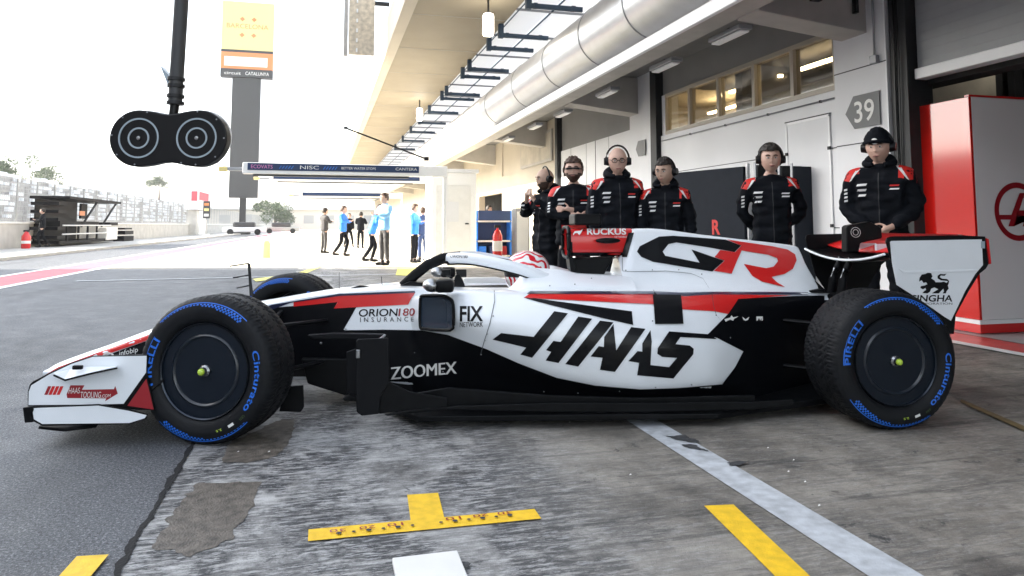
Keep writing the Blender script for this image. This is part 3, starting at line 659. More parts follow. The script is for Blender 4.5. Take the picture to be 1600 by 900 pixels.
# pit stand
Y0 = 36.4
M['standblack'] = mat('stand_black', (.006, .006, .007), .6, spec=.1)
t = thing('pit_stand', (-12.0, 40.5, .1), 'black pit wall stand with slanted roof supports and stacked shelves', 'pit stand')
bx('floor_deck', (-.6, -4.3, .1), (.6, 4.2, .25), 'standblack', t); bx('roof', (-.7, -4.2, 2.15), (.9, 4.3, 2.27), 'standblack', t, .01); bx('back_panel', (-.55, -4.0, .25), (-.5, 1.6, 2.14), 'standblack', t); bx('side_screen', (-.5, 1.9, 1.3), (-.4, 2.9, 2.1), 'standblack', t)
for y0, y1 in ((-1.4, .6), (1.9, 4.0)): tb('slanted_strut', [(.6, y0, .9), (.7, y1, 2.15)], .06, 'post', t, 6)
for z in (.55, .95): tb('white_rail', [(.65, -4.1, z), (.65, 3.4, z)], .035, 'offwhite', t, 6)
for z in (.35, .75, 1.15, 1.5, 1.85): bx('side_shelf', (-.5, -4.6, z), (.6, -3.6, z+.14), 'standblack', t)
for y in (-3.4, -1.8, -.4, 1.1): bx('stand_post', (.55, y, .2), (.62, y+.12, 1.0), 'standblack', t)
bx('monitor_desk', (-.3, -3.4, .9), (.3, 2.5, 1.15), 'standblack', t); bx('rear_shelf', (-.2, 4.2, .95), (.4, 5.8, 1.12), 'standblack', t); bx('lit_screen', (.0, .2, 1.45), (.04, 1.0, 1.68), 'orange', t)
bx('white_cowl', (.2, 2.7, .15), (.66, 4.8, .85), 'offwhite', t, .05)
t = thing('wheel_stack', (-11.8, 48.5, .1), 'dark stacked equipment beside the pit stand', 'equipment')
bx('frame_box', (-.3, -1.1, 0), (.3, 1.1, .3), 'standblack', t); bx('frame_box', (-.3, -1.0, .4), (.3, 1.0, .62), 'standblack', t); bx('frame_box', (-.3, -1.1, .7), (.3, .6, .8), 'standblack', t)
t = thing('fire_extinguisher', (-11.9, 33.9, .1), 'red and white marker extinguisher by the pit wall at the left edge', 'fire extinguisher')
bm = bmesh.new(); lathe(bm, [(.15, 0), (.17, .04), (.17, .5), (.1, .62), (.05, .7)], 16, 'z'); obj('cylinder_body', bm, 'red', t, True); bm = bmesh.new(); lathe(bm, [(.173, .2), (.173, .32)], 16, 'z', True); obj('label_band', bm, 'offwhite', t); bx('valve', (-.1, -.05, .68), (.1, .05, .76), 'post', t)
# red and white team sign hut, traffic light, curved footbridge lamp
t = thing('wall_hut', (-12.3, 78, .1), 'pale pit wall hut with a pink red sign board', 'hut')
bx('hut_body', (-.5, -2.2, 0), (.5, 2.2, 2.4), 'offwhite', t, .03); bx('hut_post', (-.5, -3.4, 0), (.4, -3.0, 2.4), 'kerb', t); bx('sign_board', (-.5, -3.9, 2.45), (.6, 3.2, 4.6), 'wall', t, .02); bx('sign_face', (.0, -3.95, 3.3), (.5, -3.905, 4.2), 'redband', t); bx('sign_side', (.605, -3.4, 3.4), (.615, 2.4, 4.2), 'redband', t)
t = thing('signal_light', (-10.6, 72, .1), 'black lit signal light on a thin pole beside the lane', 'traffic light')
tb('pole', [(0, 0, 0), (0, 0, 1.6)], .06, 'fence', t, 8); bx('signal_head', (-.3, -.15, 1.6), (.3, .15, 3.2), 'signblack', t, .03); bx('foot', (-.3, -.3, 0), (.3, .3, .15), 'offwhite', t)
for z, mm in ((2.9, 'orange'), (2.4, 'yellow'), (1.9, 'booth')): bx('signal_lens', (-.2, -.17, z-.12), (.2, -.152, z+.12), mm, t)
t = thing('arch_lamp', (-12.6, 92, .1), 'thin curved arm reaching over the pit wall hut', 'lamp arm')
tb('curved_arm', [(3.2, 0, 0), (3.3, 0, 4.5), (2.4, 0, 7.4), (0, 0, 8.5), (-3.0, 0, 8.2), (-5.6, 0, 7.2)], [.12, .12, .15, .16, .14, .06], 'wall', t, 8); bx('arm_box', (2.9, -.2, 4.4), (3.7, .2, 6.3), 'redband', t, .05)
# distant vehicles and bollards in the lane
def car_far(x, y, label, m='wall'):
    t = thing('parked_vehicle', (x, y, 0), label, 'vehicle')
    bm = bmesh.new(); box(bm, (-2.2, -.9, .3), (2.2, .9, .85), .12); obj('body', bm, m, t); bm = bmesh.new(); box(bm, (-1.2, -.8, .84), (1.1, .8, 1.4), .18); obj('cabin', bm, 'signblack', t)
    for sx in (-1.4, 1.4):
        bm = bmesh.new(); lathe(bm, [(0, -.95), (.33, -.95), (.33, -.7), (0, -.7)], 16); o = obj('wheel', bm, 'tyre', t); o.location = (sx, 0, .33)
car_far(-8.4, 84, 'pale vehicle parked at the foot of the advertising tower'); car_far(-5.2, 96, 'grey vehicle parked far down the pit lane right of the tower', 'fence')
t = thing('lane_bollard', (-1.8, 24.5, 0), 'short pale yellow bollard on the far apron', 'bollard'); bm = bmesh.new(); lathe(bm, [(.16, 0), (.15, .45), (.10, .55), (0, .58)], 14, 'z'); obj('post', bm, 'yellow', t, True)
# trees
def tree(x, y, h, r, label):
    t = thing('tree', (x, y, 0), label, 'tree', group='trees behind the track')
    tb('trunk', [(0, 0, 0), (.2, 0, h*.55), (0, .2, h*.8)], [.3, .22, .08], 'bark', t, 8); bm = bmesh.new(); rnd = random.Random(int(x*7+y))
    cl = [(Vector((rnd.gauss(0, .5), rnd.gauss(0, .5), rnd.gauss(0, .4)))*r, rnd.uniform(.25, .5)*r) for _ in range(14)]
    for _ in range(5200):
        c, q = rnd.choice(cl); d = Vector((rnd.gauss(0, 1), rnd.gauss(0, 1), rnd.gauss(0, 1))).normalized()*q*rnd.uniform(.6, 1); p = c+d+Vector((0, 0, h*.78)); s = r*.085
        a = Vector((rnd.uniform(-s, s), rnd.uniform(-s, s), rnd.uniform(-s, s))); b = Vector((rnd.uniform(-s, s), rnd.uniform(-s, s), rnd.uniform(-s, s)))
        bm.faces.new([bm.verts.new(p), bm.verts.new(p+a), bm.verts.new(p+a+b)])
    obj('crown', bm, 'leaf', t)
tree(-45.5, 116, 11.5, 3.4, 'dark green tree at the left edge above the stand'); tree(-46, 136, 11.5, 3.0, 'rounded tree just right of the dark one above the stand')
tree(-38, 185, 14.0, 2.2, 'small tree poking above the middle of the stand'); tree(-9.5, 150, 4.5, 3.4, 'green yellow tree far down the lane right of the tower')
# pale low buildings closing the lane
M['farwall'] = mat('far_building', (.62, .58, .50), .7, var=.1)
t = thing('lane_end_building', (-6, 190, 0), 'pale low building closing the far end of the pit lane', 'building'); bx('block', (-26, 0, 0), (24, 8, 5), 'farwall', t); bx('roof', (-27, -1, 5.01), (25, 9, 5.6), 'offwhite', t)
for i in range(9): bx('window', (-24+i*5, -.05, 1.5), (-21.5+i*5, -.01, 3.6), 'fence', t)
bm = bmesh.new(); hv = []
for i in range(121):
    x = -600+i*10; z = 9+noise.noise(Vector((x*.008, 3, 0)))*7+noise.noise(Vector((x*.03, 7, 0)))*2
    hv.append([bm.verts.new((x, 640, -1)), bm.verts.new((x, 700, z)), bm.verts.new((x, 900, z*.6)), bm.verts.new((x, 901, -1))])
for a, b in zip(hv, hv[1:]):
    for k in range(3): bm.faces.new((a[k], b[k], b[k+1], a[k+1]))
tag(obj('hills', bm, 'stand', None, True), kind='structure')
# banner frame at the far end of the roof
xa, xb, zb = onp(537, 60, 1, 18).x, onp(585, 60, 1, 18).x, onp(560, 88, 1, 18).z
t = thing('mesh_banner', (xa, 18.0, 0), 'tall tan mesh screen hanging at the left end of the roof', 'banner')
bx('screen', (.12, 0, zb+.05), (xb-xa, .1, 9), 'mesh', t); bx('screen_edge', (-.0, -.02, zb), (.10, .12, 9), 'conc', t)
for k in range(14): bx('screen_rib', (.30, -.03, zb+.1+k*.25), (.34, -.001, zb+.2+k*.25), 'offwhite', t)
bx('hanger', (xb-xa, .02, 6.6), (1.5-xa, .08, 6.7), 'post', t)

# air: thin bright haze over the whole place
hz = bpy.data.materials.new('haze'); hz.use_nodes = True; n = hz.node_tree; n.nodes.clear(); out = n.nodes.new('ShaderNodeOutputMaterial'); pv = n.nodes.new('ShaderNodeVolumePrincipled')
pv.inputs['Color'].default_value = (.95, .96, 1, 1); pv.inputs['Density'].default_value = .00042; pv.inputs['Anisotropy'].default_value = .3; n.links.new(pv.outputs[0], out.inputs['Volume'])
bm = bmesh.new(); box(bm, (-720, -320, -2), (720, 1520, 32)); tag(obj('haze', bm, hz), kind='stuff')
# ================================================================ RACING CAR
CANG = rad(4.17)                                   # car axis against the picture plane
Fh = Vector((math.sin(YAW), math.cos(YAW), 0))
rear = _R*math.cos(CANG)+Fh*math.sin(CANG); away = -_R*math.sin(CANG)+Fh*math.cos(CANG)
nearhub = _R*(-1.453)+Fh*3.50
CARP = nearhub+away*.95
C = thing('racing_car', CARP, 'white, black and red single seater racing car on blue marked wet tyres', 'racing car', rz=math.atan2(rear.y, rear.x))
bpy.context.view_layer.update(); CM = C.matrix_world.copy(); CI = CM.inverted()
cco = CI @ CO
def cray(x, y): return CI.to_3x3() @ ray(x, y)
def K(x, y, yl):
    """picture point on the car's lengthwise plane at lateral offset yl"""
    d = cray(x, y); p = cco+d*((yl-cco.y)/d.y); p.y = yl; return p
def rail(lst, dflt=None):
    """list of (px, py, y)"""
    return sorted([(K(a[0], a[1], (a[2] if len(a) > 2 else dflt)).x, (a[2] if len(a) > 2 else dflt), K(a[0], a[1], (a[2] if len(a) > 2 else dflt)).z) for a in lst])
def loft(name, rails, x0, x1, nx, m, sub=5, mirror=False, both=True, capf=True):
    """surface through lengthwise rails; both = close over the car's centre plane"""
    bm = bmesh.new(); rows = []
    for i in range(nx+1):
        x = x0+(x1-x0)*i/nx
        pts = [Vector((x, *smooth_interp(r, x))) for r in rails]
        pr = catmull(pts, sub)
        if both: full = pr+[Vector((p.x, -p.y, p.z)) for p in pr[::-1]]
        else: full = pr if not mirror else [Vector((p.x, -p.y, p.z)) for p in pr]
        rows.append([bm.verts.new(p) for p in full])
    n = len(rows[0])
    for a, b in zip(rows, rows[1:]):
        for k in range(n if both else n-1): bm.faces.new((a[k], a[(k+1) % n], b[(k+1) % n], b[k]))
    if both and capf: bm.faces.new(rows[0]); bm.faces.new(rows[-1])
    bmesh.ops.remove_doubles(bm, verts=bm.verts[:], dist=2e-4)
    return obj(name, bm, m, C, True)
XN = K(75, 577, 0).x; XE = K(1285, 460, -.1).x
# nose and survival cell
nose = loft('nose_and_cockpit', [
    rail([(75, 577), (84, 571), (110, 560), (170, 539), (262, 506), (340, 485), (420, 468), (530, 452), (610, 446), (700, 448), (800, 449), (860, 449)], 0),
    rail([(77, 580, -.05), (110, 566, -.075), (170, 546, -.09), (262, 513, -.11), (340, 491, -.13), (420, 474, -.15), (530, 457, -.19), (640, 450, -.24), (800, 452, -.25), (860, 452, -.25)]),
    rail([(78, 584, -.055), (110, 574, -.082), (170, 555, -.10), (262, 524, -.125), (340, 502, -.15), (420, 486, -.17), (530, 468, -.22), (640, 462, -.28), (800, 470, -.30), (860, 470, -.30)]),
    rail([(78, 587, -.05), (110, 585, -.075), (170, 582, -.10), (262, 575, -.125), (340, 570, -.15), (420, 562, -.18), (530, 552, -.24), (640, 530, -.30), (800, 560, -.31), (860, 560, -.30)]),
    rail([(79, 589, -.03), (170, 592, -.06), (262, 592, -.09), (420, 590, -.14), (530, 590, -.18), (640, 600, -.26), (800, 620, -.26), (860, 620, -.25)]),
    rail([(80, 590), (262, 594), (420, 593), (640, 606), (860, 625)], 0)], XN+.002, K(850, 450, -.2).x, 90, 'white')
# near and far sidepods
TI = rail([(630, 462), (700, 451), (780, 452), (830, 450), (900, 451), (985, 455), (1100, 456), (1200, 457), (1290, 458)], -.20)
SH = rail([(630, 465, -.22), (700, 455, -.42), (740, 453, -.50), (790, 455, -.52), (900, 455, -.50), (1000, 456, -.46), (1100, 457, -.40), (1200, 458, -.30), (1290, 462, -.16)])
UP = rail([(630, 472, -.24), (700, 464, -.50), (780, 469, -.62), (900, 470, -.67), (1000, 475, -.66), (1100, 480, -.58), (1200, 478, -.38), (1290, 474, -.19)])
MD = rail([(630, 500, -.24), (700, 492, -.56), (780, 508, -.69), (900, 524, -.76), (1000, 532, -.77), (1100, 536, -.70), (1180, 530, -.48), (1290, 505, -.20)])
LW = rail([(630, 515, -.24), (700, 520, -.50), (780, 548, -.64), (900, 585, -.73), (1000, 599, -.75), (1100, 596, -.70), (1180, 580, -.48), (1290, 540, -.20)])
UC = rail([(630, 545, -.24), (700, 570, -.40), (780, 592, -.52), (900, 612, -.64), (1000, 618, -.68), (1100, 614, -.62), (1180, 605, -.46), (1290, 575, -.20)])
BT = rail([(630, 628, -.22), (1000, 636, -.62), (1100, 634, -.56), (1290, 620, -.20)])
pods = []
for mir in (False, True):
    pods.append(loft('sidepod', [TI, SH, UP, MD, LW, UC, BT], K(630, 500, -.24).x, XE, 90, 'white', 6, mir, False))
# engine cover: rails from the headrest to the tail
ecov = loft('engine_cover', [
    rail([(968, 402), (976, 385), (990, 357), (1010, 357), (1100, 367), (1180, 377), (1245, 385), (1258, 412), (1285, 456)], 0),
    rail([(968, 404, -.07), (990, 361, -.055), (1010, 360, -.05), (1100, 371, -.03), (1245, 388, -.018), (1260, 416, -.016), (1285, 457, -.015)]),
    rail([(968, 412, -.10), (990, 385, -.10), (1100, 395, -.065), (1245, 408, -.030), (1262, 425, -.025), (1285, 459, -.02)]),
    rail([(968, 425, -.15), (990, 415, -.15), (1100, 424, -.12), (1245, 435, -.055), (1285, 461, -.04)]),
    rail([(968, 438, -.20), (1100, 448, -.20), (1245, 455, -.12), (1285, 464, -.08)]),
    rail([(968, 462, -.30), (1100, 466, -.28), (1245, 466, -.18), (1285, 472, -.1)]),
    rail([(968, 480, -.0), (1285, 490, -.0)])], K(968, 430, -.1).x, XE+.01, 70, 'white', 5)
head = loft('headrest_fairing', [
    rail([(784, 470), (800, 468), (816, 462), (838, 446), (856, 426), (870, 422), (905, 428), (985, 430)], 0),
    rail([(784, 456, -.20), (796, 450, -.20), (808, 438, -.20), (818, 425, -.20), (832, 420, -.21), (870, 420, -.20), (905, 427, -.18), (985, 430, -.14)]),
    rail([(784, 457, -.25), (796, 452, -.26), (808, 443, -.26), (818, 432, -.26), (832, 427, -.26), (870, 426, -.26), (905, 432, -.25), (985, 438, -.22)]),
    rail([(784, 462, -.31), (800, 460, -.33), (830, 452, -.35), (870, 450, -.36), (905, 451, -.36), (985, 455, -.34)]),
    rail([(776, 480, -.31), (985, 480, -.34)]), rail([(776, 490), (985, 490)], 0)], K(786, 450, -.25).x, K(984, 430, -.15).x, 60, 'white', 5)
# roll hoop intake
def plate(name, pts, y0, th, m, parent=C, bev=.004):
    bm = bmesh.new(); prism(bm, [K(x, y, y0) for x, y in pts], (0, th, 0), bev); return obj(name, bm, m, parent)
bm = bmesh.new(); rows = []
for t in [i/16 for i in range(17)]:
    px_ = 889+t*(992-889); top = 357; bot = 402-2*t; p0 = K(px_, top, -.13); p1 = K(px_, bot, -.13); hz = (p0.z-p1.z)/2; cz = (p0.z+p1.z)/2; wd = .132-.07*t*t; ring = []
    for k in range(28):
        a = 2*math.pi*k/28; c, s = math.cos(a), math.sin(a); ex = .45
        ring.append(bm.verts.new((p0.x, wd*math.copysign(abs(c)**ex, c), cz+hz*math.copysign(abs(s)**.6, s))))
    rows.append(ring)
for a, b in zip(rows, rows[1:]):
    for k in range(28): bm.faces.new((a[k], a[(k+1) % 28], b[(k+1) % 28], b[k]))
bm.faces.new(rows[-1]); airbox = obj('air_intake', bm, 'red', C, True)
bm = bmesh.new()
for x in (883, 892):
    pass
rr = [v for v in rows] if False else None
ringp = []
for k in range(29):
    a = 2*math.pi*k/28; c, s = math.cos(a), math.sin(a); p0 = K(889, 355, -.13); p1 = K(889, 403, -.13); hz = (p0.z-p1.z)/2; cz = (p0.z+p1.z)/2
    ringp.append((p0.x, .137*math.copysign(abs(c)**.45, c), cz+hz*math.copysign(abs(s)**.6, s)))
tube(bm, ringp, .012, 8, False); obj('intake_lip', bm, 'carbon', C, True)
bx('intake_divider', K(893, 400, 0)+Vector((0, -.005, 0)), K(900, 359, 0)+Vector((0, .005, 0)), 'carbon', C)
plate('intake_interior', [(910, 400), (914, 400), (914, 360), (910, 360)], -.11, .22, 'black')
plate('roll_hoop', [(890, 404), (968, 403), (958, 404), (944, 430), (905, 430), (893, 424)], -.09, .18, 'carbon', bev=.012)
plate('roll_hoop_strut', [(889, 402), (896, 402), (902, 426), (892, 426)], -.13, .02, 'carbon'); plate('roll_hoop_strut', [(889, 402), (896, 402), (902, 426), (892, 426)], .11, .02, 'carbon')
bm = bmesh.new(); c = K(950, 376, -.15); vs = ell(bm, c, (.078, .03, .018)); 
for v in vs:
    if v.co.x > c.x: v.co.z += -.0*(v.co.x-c.x); v.co.y = c.y+(v.co.y-c.y)*(1-(v.co.x-c.x)/.085)
obj('camera_pod', bm, 'carbon', C, True)
bm = bmesh.new(); box(bm, K(898, 352, -.12), K(940, 334, -.12)+Vector((0, .24, 0)), .012); obj('top_camera', bm, 'carbon', C)
tb('antenna', [K(917, 356, 0), K(915, 330, 0)], .003, 'carbon', C, 6)

BODY = bvh_of([nose, ecov, head, airbox]+pods[:1])
def onbody(bv, off=.0022, fallback=None):
    def fn(x, y):
        d = ray(x, y).normalized(); h = bv.ray_cast(CO, d, 30)
        if h[0] is None: return None
        n = h[1] if h[1].dot(d) < 0 else -h[1]
        return CI @ (h[0]+n*off)
    return fn
OB = onbody(BODY)
Z3 = lambda l, s=3.0, ox=740, oy=340: [(a/s+ox, b/s+oy) for a, b in l]
def decal(name, loops, m, fn=OB, g=7, parent=C): return conform(name, flat2d(loops), fn, m, parent, g, (.30 if name == 'lower_livery' else .12) if g else 0)
def ytext(name, s, bl, br, h, m, fn=OB, shear=0, bold=0, space=1.0, g=12, parent=C):
    """lettering in picture-like 2D space (y grows downwards)"""
    return conform(name, text2d(s, bl, br, (0, -h), shear, bold, space), fn, m, parent, g, .12 if g else 0)
OB2 = onbody(BODY, .0040); OB3 = onbody(BODY, .0056)
# dark lower body (carbon), rear carbon flank
decal('lower_livery', [[(425, 481), (459, 478), (528, 471), (522, 482), (557, 480), (537, 515), (540, 516), (600, 515), (660, 516), (700, 523), (760, 545), (810, 567), (870, 590), (930, 602), (1000, 608), (1060, 606), (1128, 600), (1148, 574), (1161, 549), (1120, 528), (1104, 524), (1137, 491), (1153, 467), (1237, 463), (1310, 461), (1310, 700), (425, 700)]], 'decalblack')
decal('lower_livery', [[(60, 592), (80, 590), (120, 573), (200, 543), (262, 521), (330, 500), (426, 482), (426, 640), (60, 640)]], 'decalblack')
decal('nose_stripe', [[(70, 586), (92, 574), (160, 549), (215, 530), (262, 513), (262, 521), (215, 537), (160, 556), (92, 581), (72, 592)]], 'red', OB2)
decal('nose_stripe', [[(262, 513), (330, 493), (330, 499), (262, 521)]], 'red', OB2)
decal('cockpit_stripe', [[(459, 471), (531, 462), (649, 457), (638, 476), (556, 480), (522, 482), (528, 472), (459, 479)]], 'red', OB2)
decal('cockpit_stripe', [[(415, 480), (425, 476), (530, 459), (648, 454.5), (649, 457.5), (530, 462.5), (455, 473), (425, 484)]], 'navy', OB3)
decal('side_stripe', [[(818, 466), (828, 460), (1020, 460), (1070, 464), (1112, 461), (1237, 462), (1153, 468), (1137, 491), (1117, 487), (1067, 484), (1020, 476)]], 'red', OB2)
decal('side_stripe', [[(823, 460.5), (829, 456), (1020, 456.5), (1067, 458.5), (1115, 457.2), (1262, 457.5), (1262, 461), (1115, 461.2), (1067, 463.5), (1020, 461)]], 'navy', OB3)
decal('side_wedge', [[(818, 465.5), (830, 466), (987, 487), (989, 508), (940, 497), (840, 472)]], 'decalblack', OB2)
decal('black_tape', [[(1019, 453.5), (1063, 452.5), (1067, 506.5), (1023, 507)]], 'black', onbody(BODY, .007))
H1 = [(90, 570), (130, 540), (282, 558), (378, 440), (442, 450), (275, 655), (220, 640), (247, 608)]
H2 = [(340, 620), (374, 577), (408, 582), (490, 465), (555, 475), (398, 680), (338, 668), (364, 628)]
H3 = [(430, 685), (592, 484), (655, 492), (490, 697)]
A1 = [(548, 650), (586, 602), (610, 606), (612, 560), (655, 500), (668, 622), (738, 514), (805, 522), (662, 722), (592, 712), (604, 656)]
A2 = [(828, 528), (790, 590), (790, 628), (768, 625), (725, 672), (775, 680), (766, 738), (935, 753), (1028, 640), (1030, 615), (1012, 600), (945, 593), (968, 560), (1138, 570), (1105, 548), (915, 534), (862, 612), (860, 638), (882, 652), (952, 657), (915, 700), (828, 690), (834, 580)]
for l in (H1, H2, H3, A1, A2): decal('team_lettering', [Z3(l)], 'decalblack', OB2)
GL = [(868, 90), (935, 86), (1180, 104), (1252, 132), (1222, 162), (1100, 140), (950, 117), (912, 125), (885, 160), (898, 180), (1058, 212), (1020, 150), (1172, 203), (1118, 254), (840, 208), (785, 185), (765, 160), (778, 135)]
RL = [(1185, 104), (1400, 135), (1470, 150), (1505, 172), (1512, 200), (1495, 240), (1455, 265), (1395, 280), (1420, 305), (1458, 328), (1350, 302), (1305, 275), (1265, 218), (1370, 238), (1405, 230), (1425, 205), (1420, 190), (1380, 175), (1255, 155), (1232, 205), (1208, 265), (1125, 251), (1175, 203), (1128, 186), (1155, 153), (1224, 163), (1254, 132)]
decal('side_emblem', [Z3(GL)], 'decalblack', OB2); decal('side_emblem', [Z3(RL)], 'red', OB3)
ytext('sponsor_lettering', 'ORION', (561, 494.5), (622, 493.5), 11.5, 'decalblack', OB2, .1, .012); ytext('sponsor_lettering', '180', (622.5, 493.5), (649, 493), 11.5, 'darkred', OB2, .1, .012)
ytext('sponsor_lettering', 'INSURANCE', (563, 503), (647, 502), 7, 'decalblack', OB2, space=1.8)
ytext('sponsor_lettering', 'FIX', (719, 501), (755, 501), 22, 'decalblack', OB2, 0, .025); ytext('sponsor_lettering', 'NETWORK', (719, 510.5), (755, 510), 7.5, 'decalblack', OB2)
ytext('sponsor_lettering', 'ZOOMEX', (610.6, 592.5), (713, 583), 19, 'offwhite', OB2, 0, 0); ytext('sponsor_lettering', 'ZOOMEX', (612, 592.2), (714.4, 582.7), 19, 'offwhite', OB3, 0, 0)
ytext('sponsor_lettering', 'infobip', (187, 556), (216, 549.5), 8, 'offwhite', OB2)
ytext('sponsor_lettering', 'RUCKUS', (917, 366.5), (978, 366.5), 8.5, 'offwhite', OB2, 0, .03, g=6); ytext('sponsor_lettering', 'NETWORKS', (960, 371.5), (979, 371.5), 2.6, 'offwhite', OB2)
decal('small_emblem', [[(895, 366), (898, 362), (907, 361), (912, 357), (908, 364), (905, 368), (902, 364.5), (898, 365), (896, 368)]], 'offwhite', OB2)
decal('intake_edge', [[(992, 350), (1000, 357), (986, 357), (982, 369), (974, 395), (894, 396), (894, 410), (985, 410), (985, 352)]], 'decalblack', OB2) if False else None
decal('intake_border', [[(985, 352), (994, 352), (980, 402), (890, 404), (890, 394), (972, 394)]], 'decalblack', OB2)
decal('intake_border', [[(884, 350), (893, 350), (895, 405), (886, 405)]], 'carbon', OB3)
decal('small_mark', [[(956, 408), (967, 408), (967, 410), (956, 410)]], 'darkred', OB2)
for l in ([(1131, 499), (1140, 496.5), (1142, 493), (1145, 496), (1153, 494.5), (1146, 498.5), (1145, 501.5), (1140, 499.5), (1133, 503)],
          [(1159, 495), (1164, 499), (1170, 495), (1168, 500), (1164, 501.5), (1161, 500)], [(1181, 501), (1181, 494.5), (1191, 494.5), (1191, 501), (1189, 501), (1189, 497), (1187, 501), (1185, 497), (1183, 501)]):
    decal('small_emblem', [l], 'offwhite', OB2)
# infobip ring, nose text
decal('small_emblem', [[(170+9*math.cos(a), 556-6*math.sin(a)) for a in [i*math.pi/10 for i in range(11)]]+[(170+6*math.cos(a), 556-3.5*math.sin(a)) for a in [i*math.pi/10 for i in range(10, -1, -1)]]], 'offwhite', OB3)
# panel joints and rivets
def seam(pts, wd=.7, m='decalblack', fn=OB3):
    l = [(x-wd/2, y-wd/2) for x, y in pts]+[(x+wd/2, y+wd/2) for x, y in pts[::-1]]; decal('panel_joint', [l], m, fn)
M['seamgrey'] = mat('panel_gap', (.10, .11, .12), .6)
seam([(772, 452), (773, 472), (766, 505), (758, 530), (752, 552)], .9, 'seamgrey'); seam([(973, 403), (973, 424), (985, 425), (1040, 424), (1080, 428), (1098, 436), (1108, 452)], .8, 'seamgrey'); seam([(1112, 458), (1114, 478), (1118, 492), (1128, 505)], .8, 'seamgrey')
bm = bmesh.new()
for (x, y) in ((771, 494), (762, 521), (758.5, 531), (752.5, 553), (859, 447), (898, 445), (924, 436), (978, 423), (1019, 422), (1060, 422), (1096, 429), (1024, 604.5), (1080, 600), (1127, 600), (1019, 502), (1118, 493), (968, 610), (648, 551), (693, 580), (541, 514), (903, 613), (850, 611), (1140, 528)):
    q = OB3(x, y)
    if q: ell(bm, q, (.004, .004, .004), 8, 6)
o = obj('rivet', bm, 'chrome', C, True); o['kind'] = 'stuff'
# sidepod inlet
fr = [(657, 466), (661, 462), (690, 462), (703, 467), (708, 476), (708.5, 508), (705, 514.5), (698, 516), (664, 514), (656.5, 508)]
YI0 = OB3(657, 490).y-.018; YI1 = min(OB3(708, 490).y, OB3(712, 500).y)-.012; YM = OB3(683, 490).y-(YI0+YI1)/2; YI0 += min(0, YM-.008); YI1 += min(0, YM-.008)*.6
IL = lambda x, y, q=0: K(x, y, YI0+(YI1-YI0)*(x-657)/51+q)
inl = [IL(x, y) for x, y in fr]; bm = bmesh.new(); tube(bm, catmull(inl+[inl[0]], 4), .009, 8, False); frm = obj('inlet_frame', bm, 'carbon', C, True)
M['inlet'] = mat('inlet_gloss', (.018, .030, .048), .25, coat=.6)
cen = (683, 490); bm = bmesh.new(); rings = []
for k, (s, dep) in enumerate(((1, .006), (.93, -.004), (.8, -.014), (.5, -.018), (.15, -.019))):
    rings.append([bm.verts.new(IL(cen[0]+(x-cen[0])*s, cen[1]+(y-cen[1])*s, -dep*.2+.001)) for x, y in fr])
for a, b in zip(rings, rings[1:]):
    for k in range(len(fr)): bm.faces.new((a[k], a[(k+1) % len(fr)], b[(k+1) % len(fr)], b[k]))
bm.faces.new(rings[-1]); obj('inlet_duct', bm, 'inlet', C, True)

# floor, bargeboard, side skirts
z0 = .045
fl = [K(x, 640, -.78).x for x in (575, 1250)]
bm = bmesh.new(); prism(bm, [(fl[0]+.02, -.40, z0), (fl[0]+.25, -.74, z0), (fl[1]-.45, -.80, z0), (fl[1]-.1, -.66, z0), (fl[1]+.35, -.60, z0+.03), (fl[1]+.35, .60, z0+.03), (fl[1]-.1, .66, z0), (fl[1]-.45, .80, z0), (fl[0]+.25, .74, z0), (fl[0]+.02, .40, z0)], (0, 0, .03), .006); obj('floor', bm, 'carbon', C)
plate('floor_edge', [(600, 648), (640, 641), (720, 634), (860, 630), (1000, 630), (1180, 628), (1240, 624), (1240, 632), (1180, 640), (1000, 644), (860, 644), (700, 640), (605, 650)], -.79, .012, 'carbon')
for a_ in ([(608, 622), (700, 606), (860, 618), (1000, 622), (1180, 618), (1180, 628), (1000, 630), (860, 630), (700, 634), (610, 642)],): plate('floor_fence', a_, -.74, .02, 'carbon')
plate('bargeboard', [(556, 534), (559, 530), (606, 528), (608, 536), (608, 596), (594, 620), (592, 647), (565, 650), (557, 644), (556, 600)], -.82, .012, 'black')
plate('bargeboard_foot', [(592, 647), (594, 620), (608, 597), (640, 612), (700, 622), (700, 636), (640, 640)], -.80, .01, 'carbon')
plate('bargeboard', [(541, 550), (556, 545), (560, 620), (556, 624), (541, 622)], -.62, .012, 'black'); plate('bargeboard_foot', [(535, 623), (545, 617), (560, 622), (558, 627), (538, 627)], -.66, .08, 'carbon')
tb('bargeboard_rod', [K(592, 532, -.81), K(601, 524, -.6)], .007, 'chrome', C, 8); bx('sensor_box', K(556, 560, -.835), K(563, 546, -.822), 'chrome', C, .003)
# front wing
YN = -.90
ep = plate('front_wing_endplate', [(43, 636), (43, 612), (46, 601), (51, 596), (76, 583), (110, 567), (144, 556), (231, 554), (229, 582), (242, 641), (200, 640), (150, 634), (48, 637)], YN, .012, 'carbon', bev=.003)
plate('endplate_skin', [(44.5, 633), (45, 612), (49, 602), (77, 585), (111, 569), (145, 557.5), (229, 556), (228, 582), (193, 631), (150, 632)], YN-.003, .003, 'white', bev=0)
plate('endplate_red_corner', [(228.5, 592), (199, 634), (240, 640)], YN-.003, .003, 'darkred', bev=0)
fp = [(49, 636), (153, 632), (200, 640), (230, 648), (228, 655), (203, 663), (66, 666), (50, 658)]
bm = bmesh.new(); prism(bm, [K(x, y, YN-.02)+Vector((0, 0, 0)) for x, y in fp], (0, .015, 0), .004); foot = obj('wing_footplate', bm, 'carbon', C)
plate('footplate_skin', [(50, 638), (153, 634), (200, 642), (229, 649), (226, 653.5), (202, 661), (66, 662.5), (53, 655)], YN-.024, .004, 'white', bev=0)
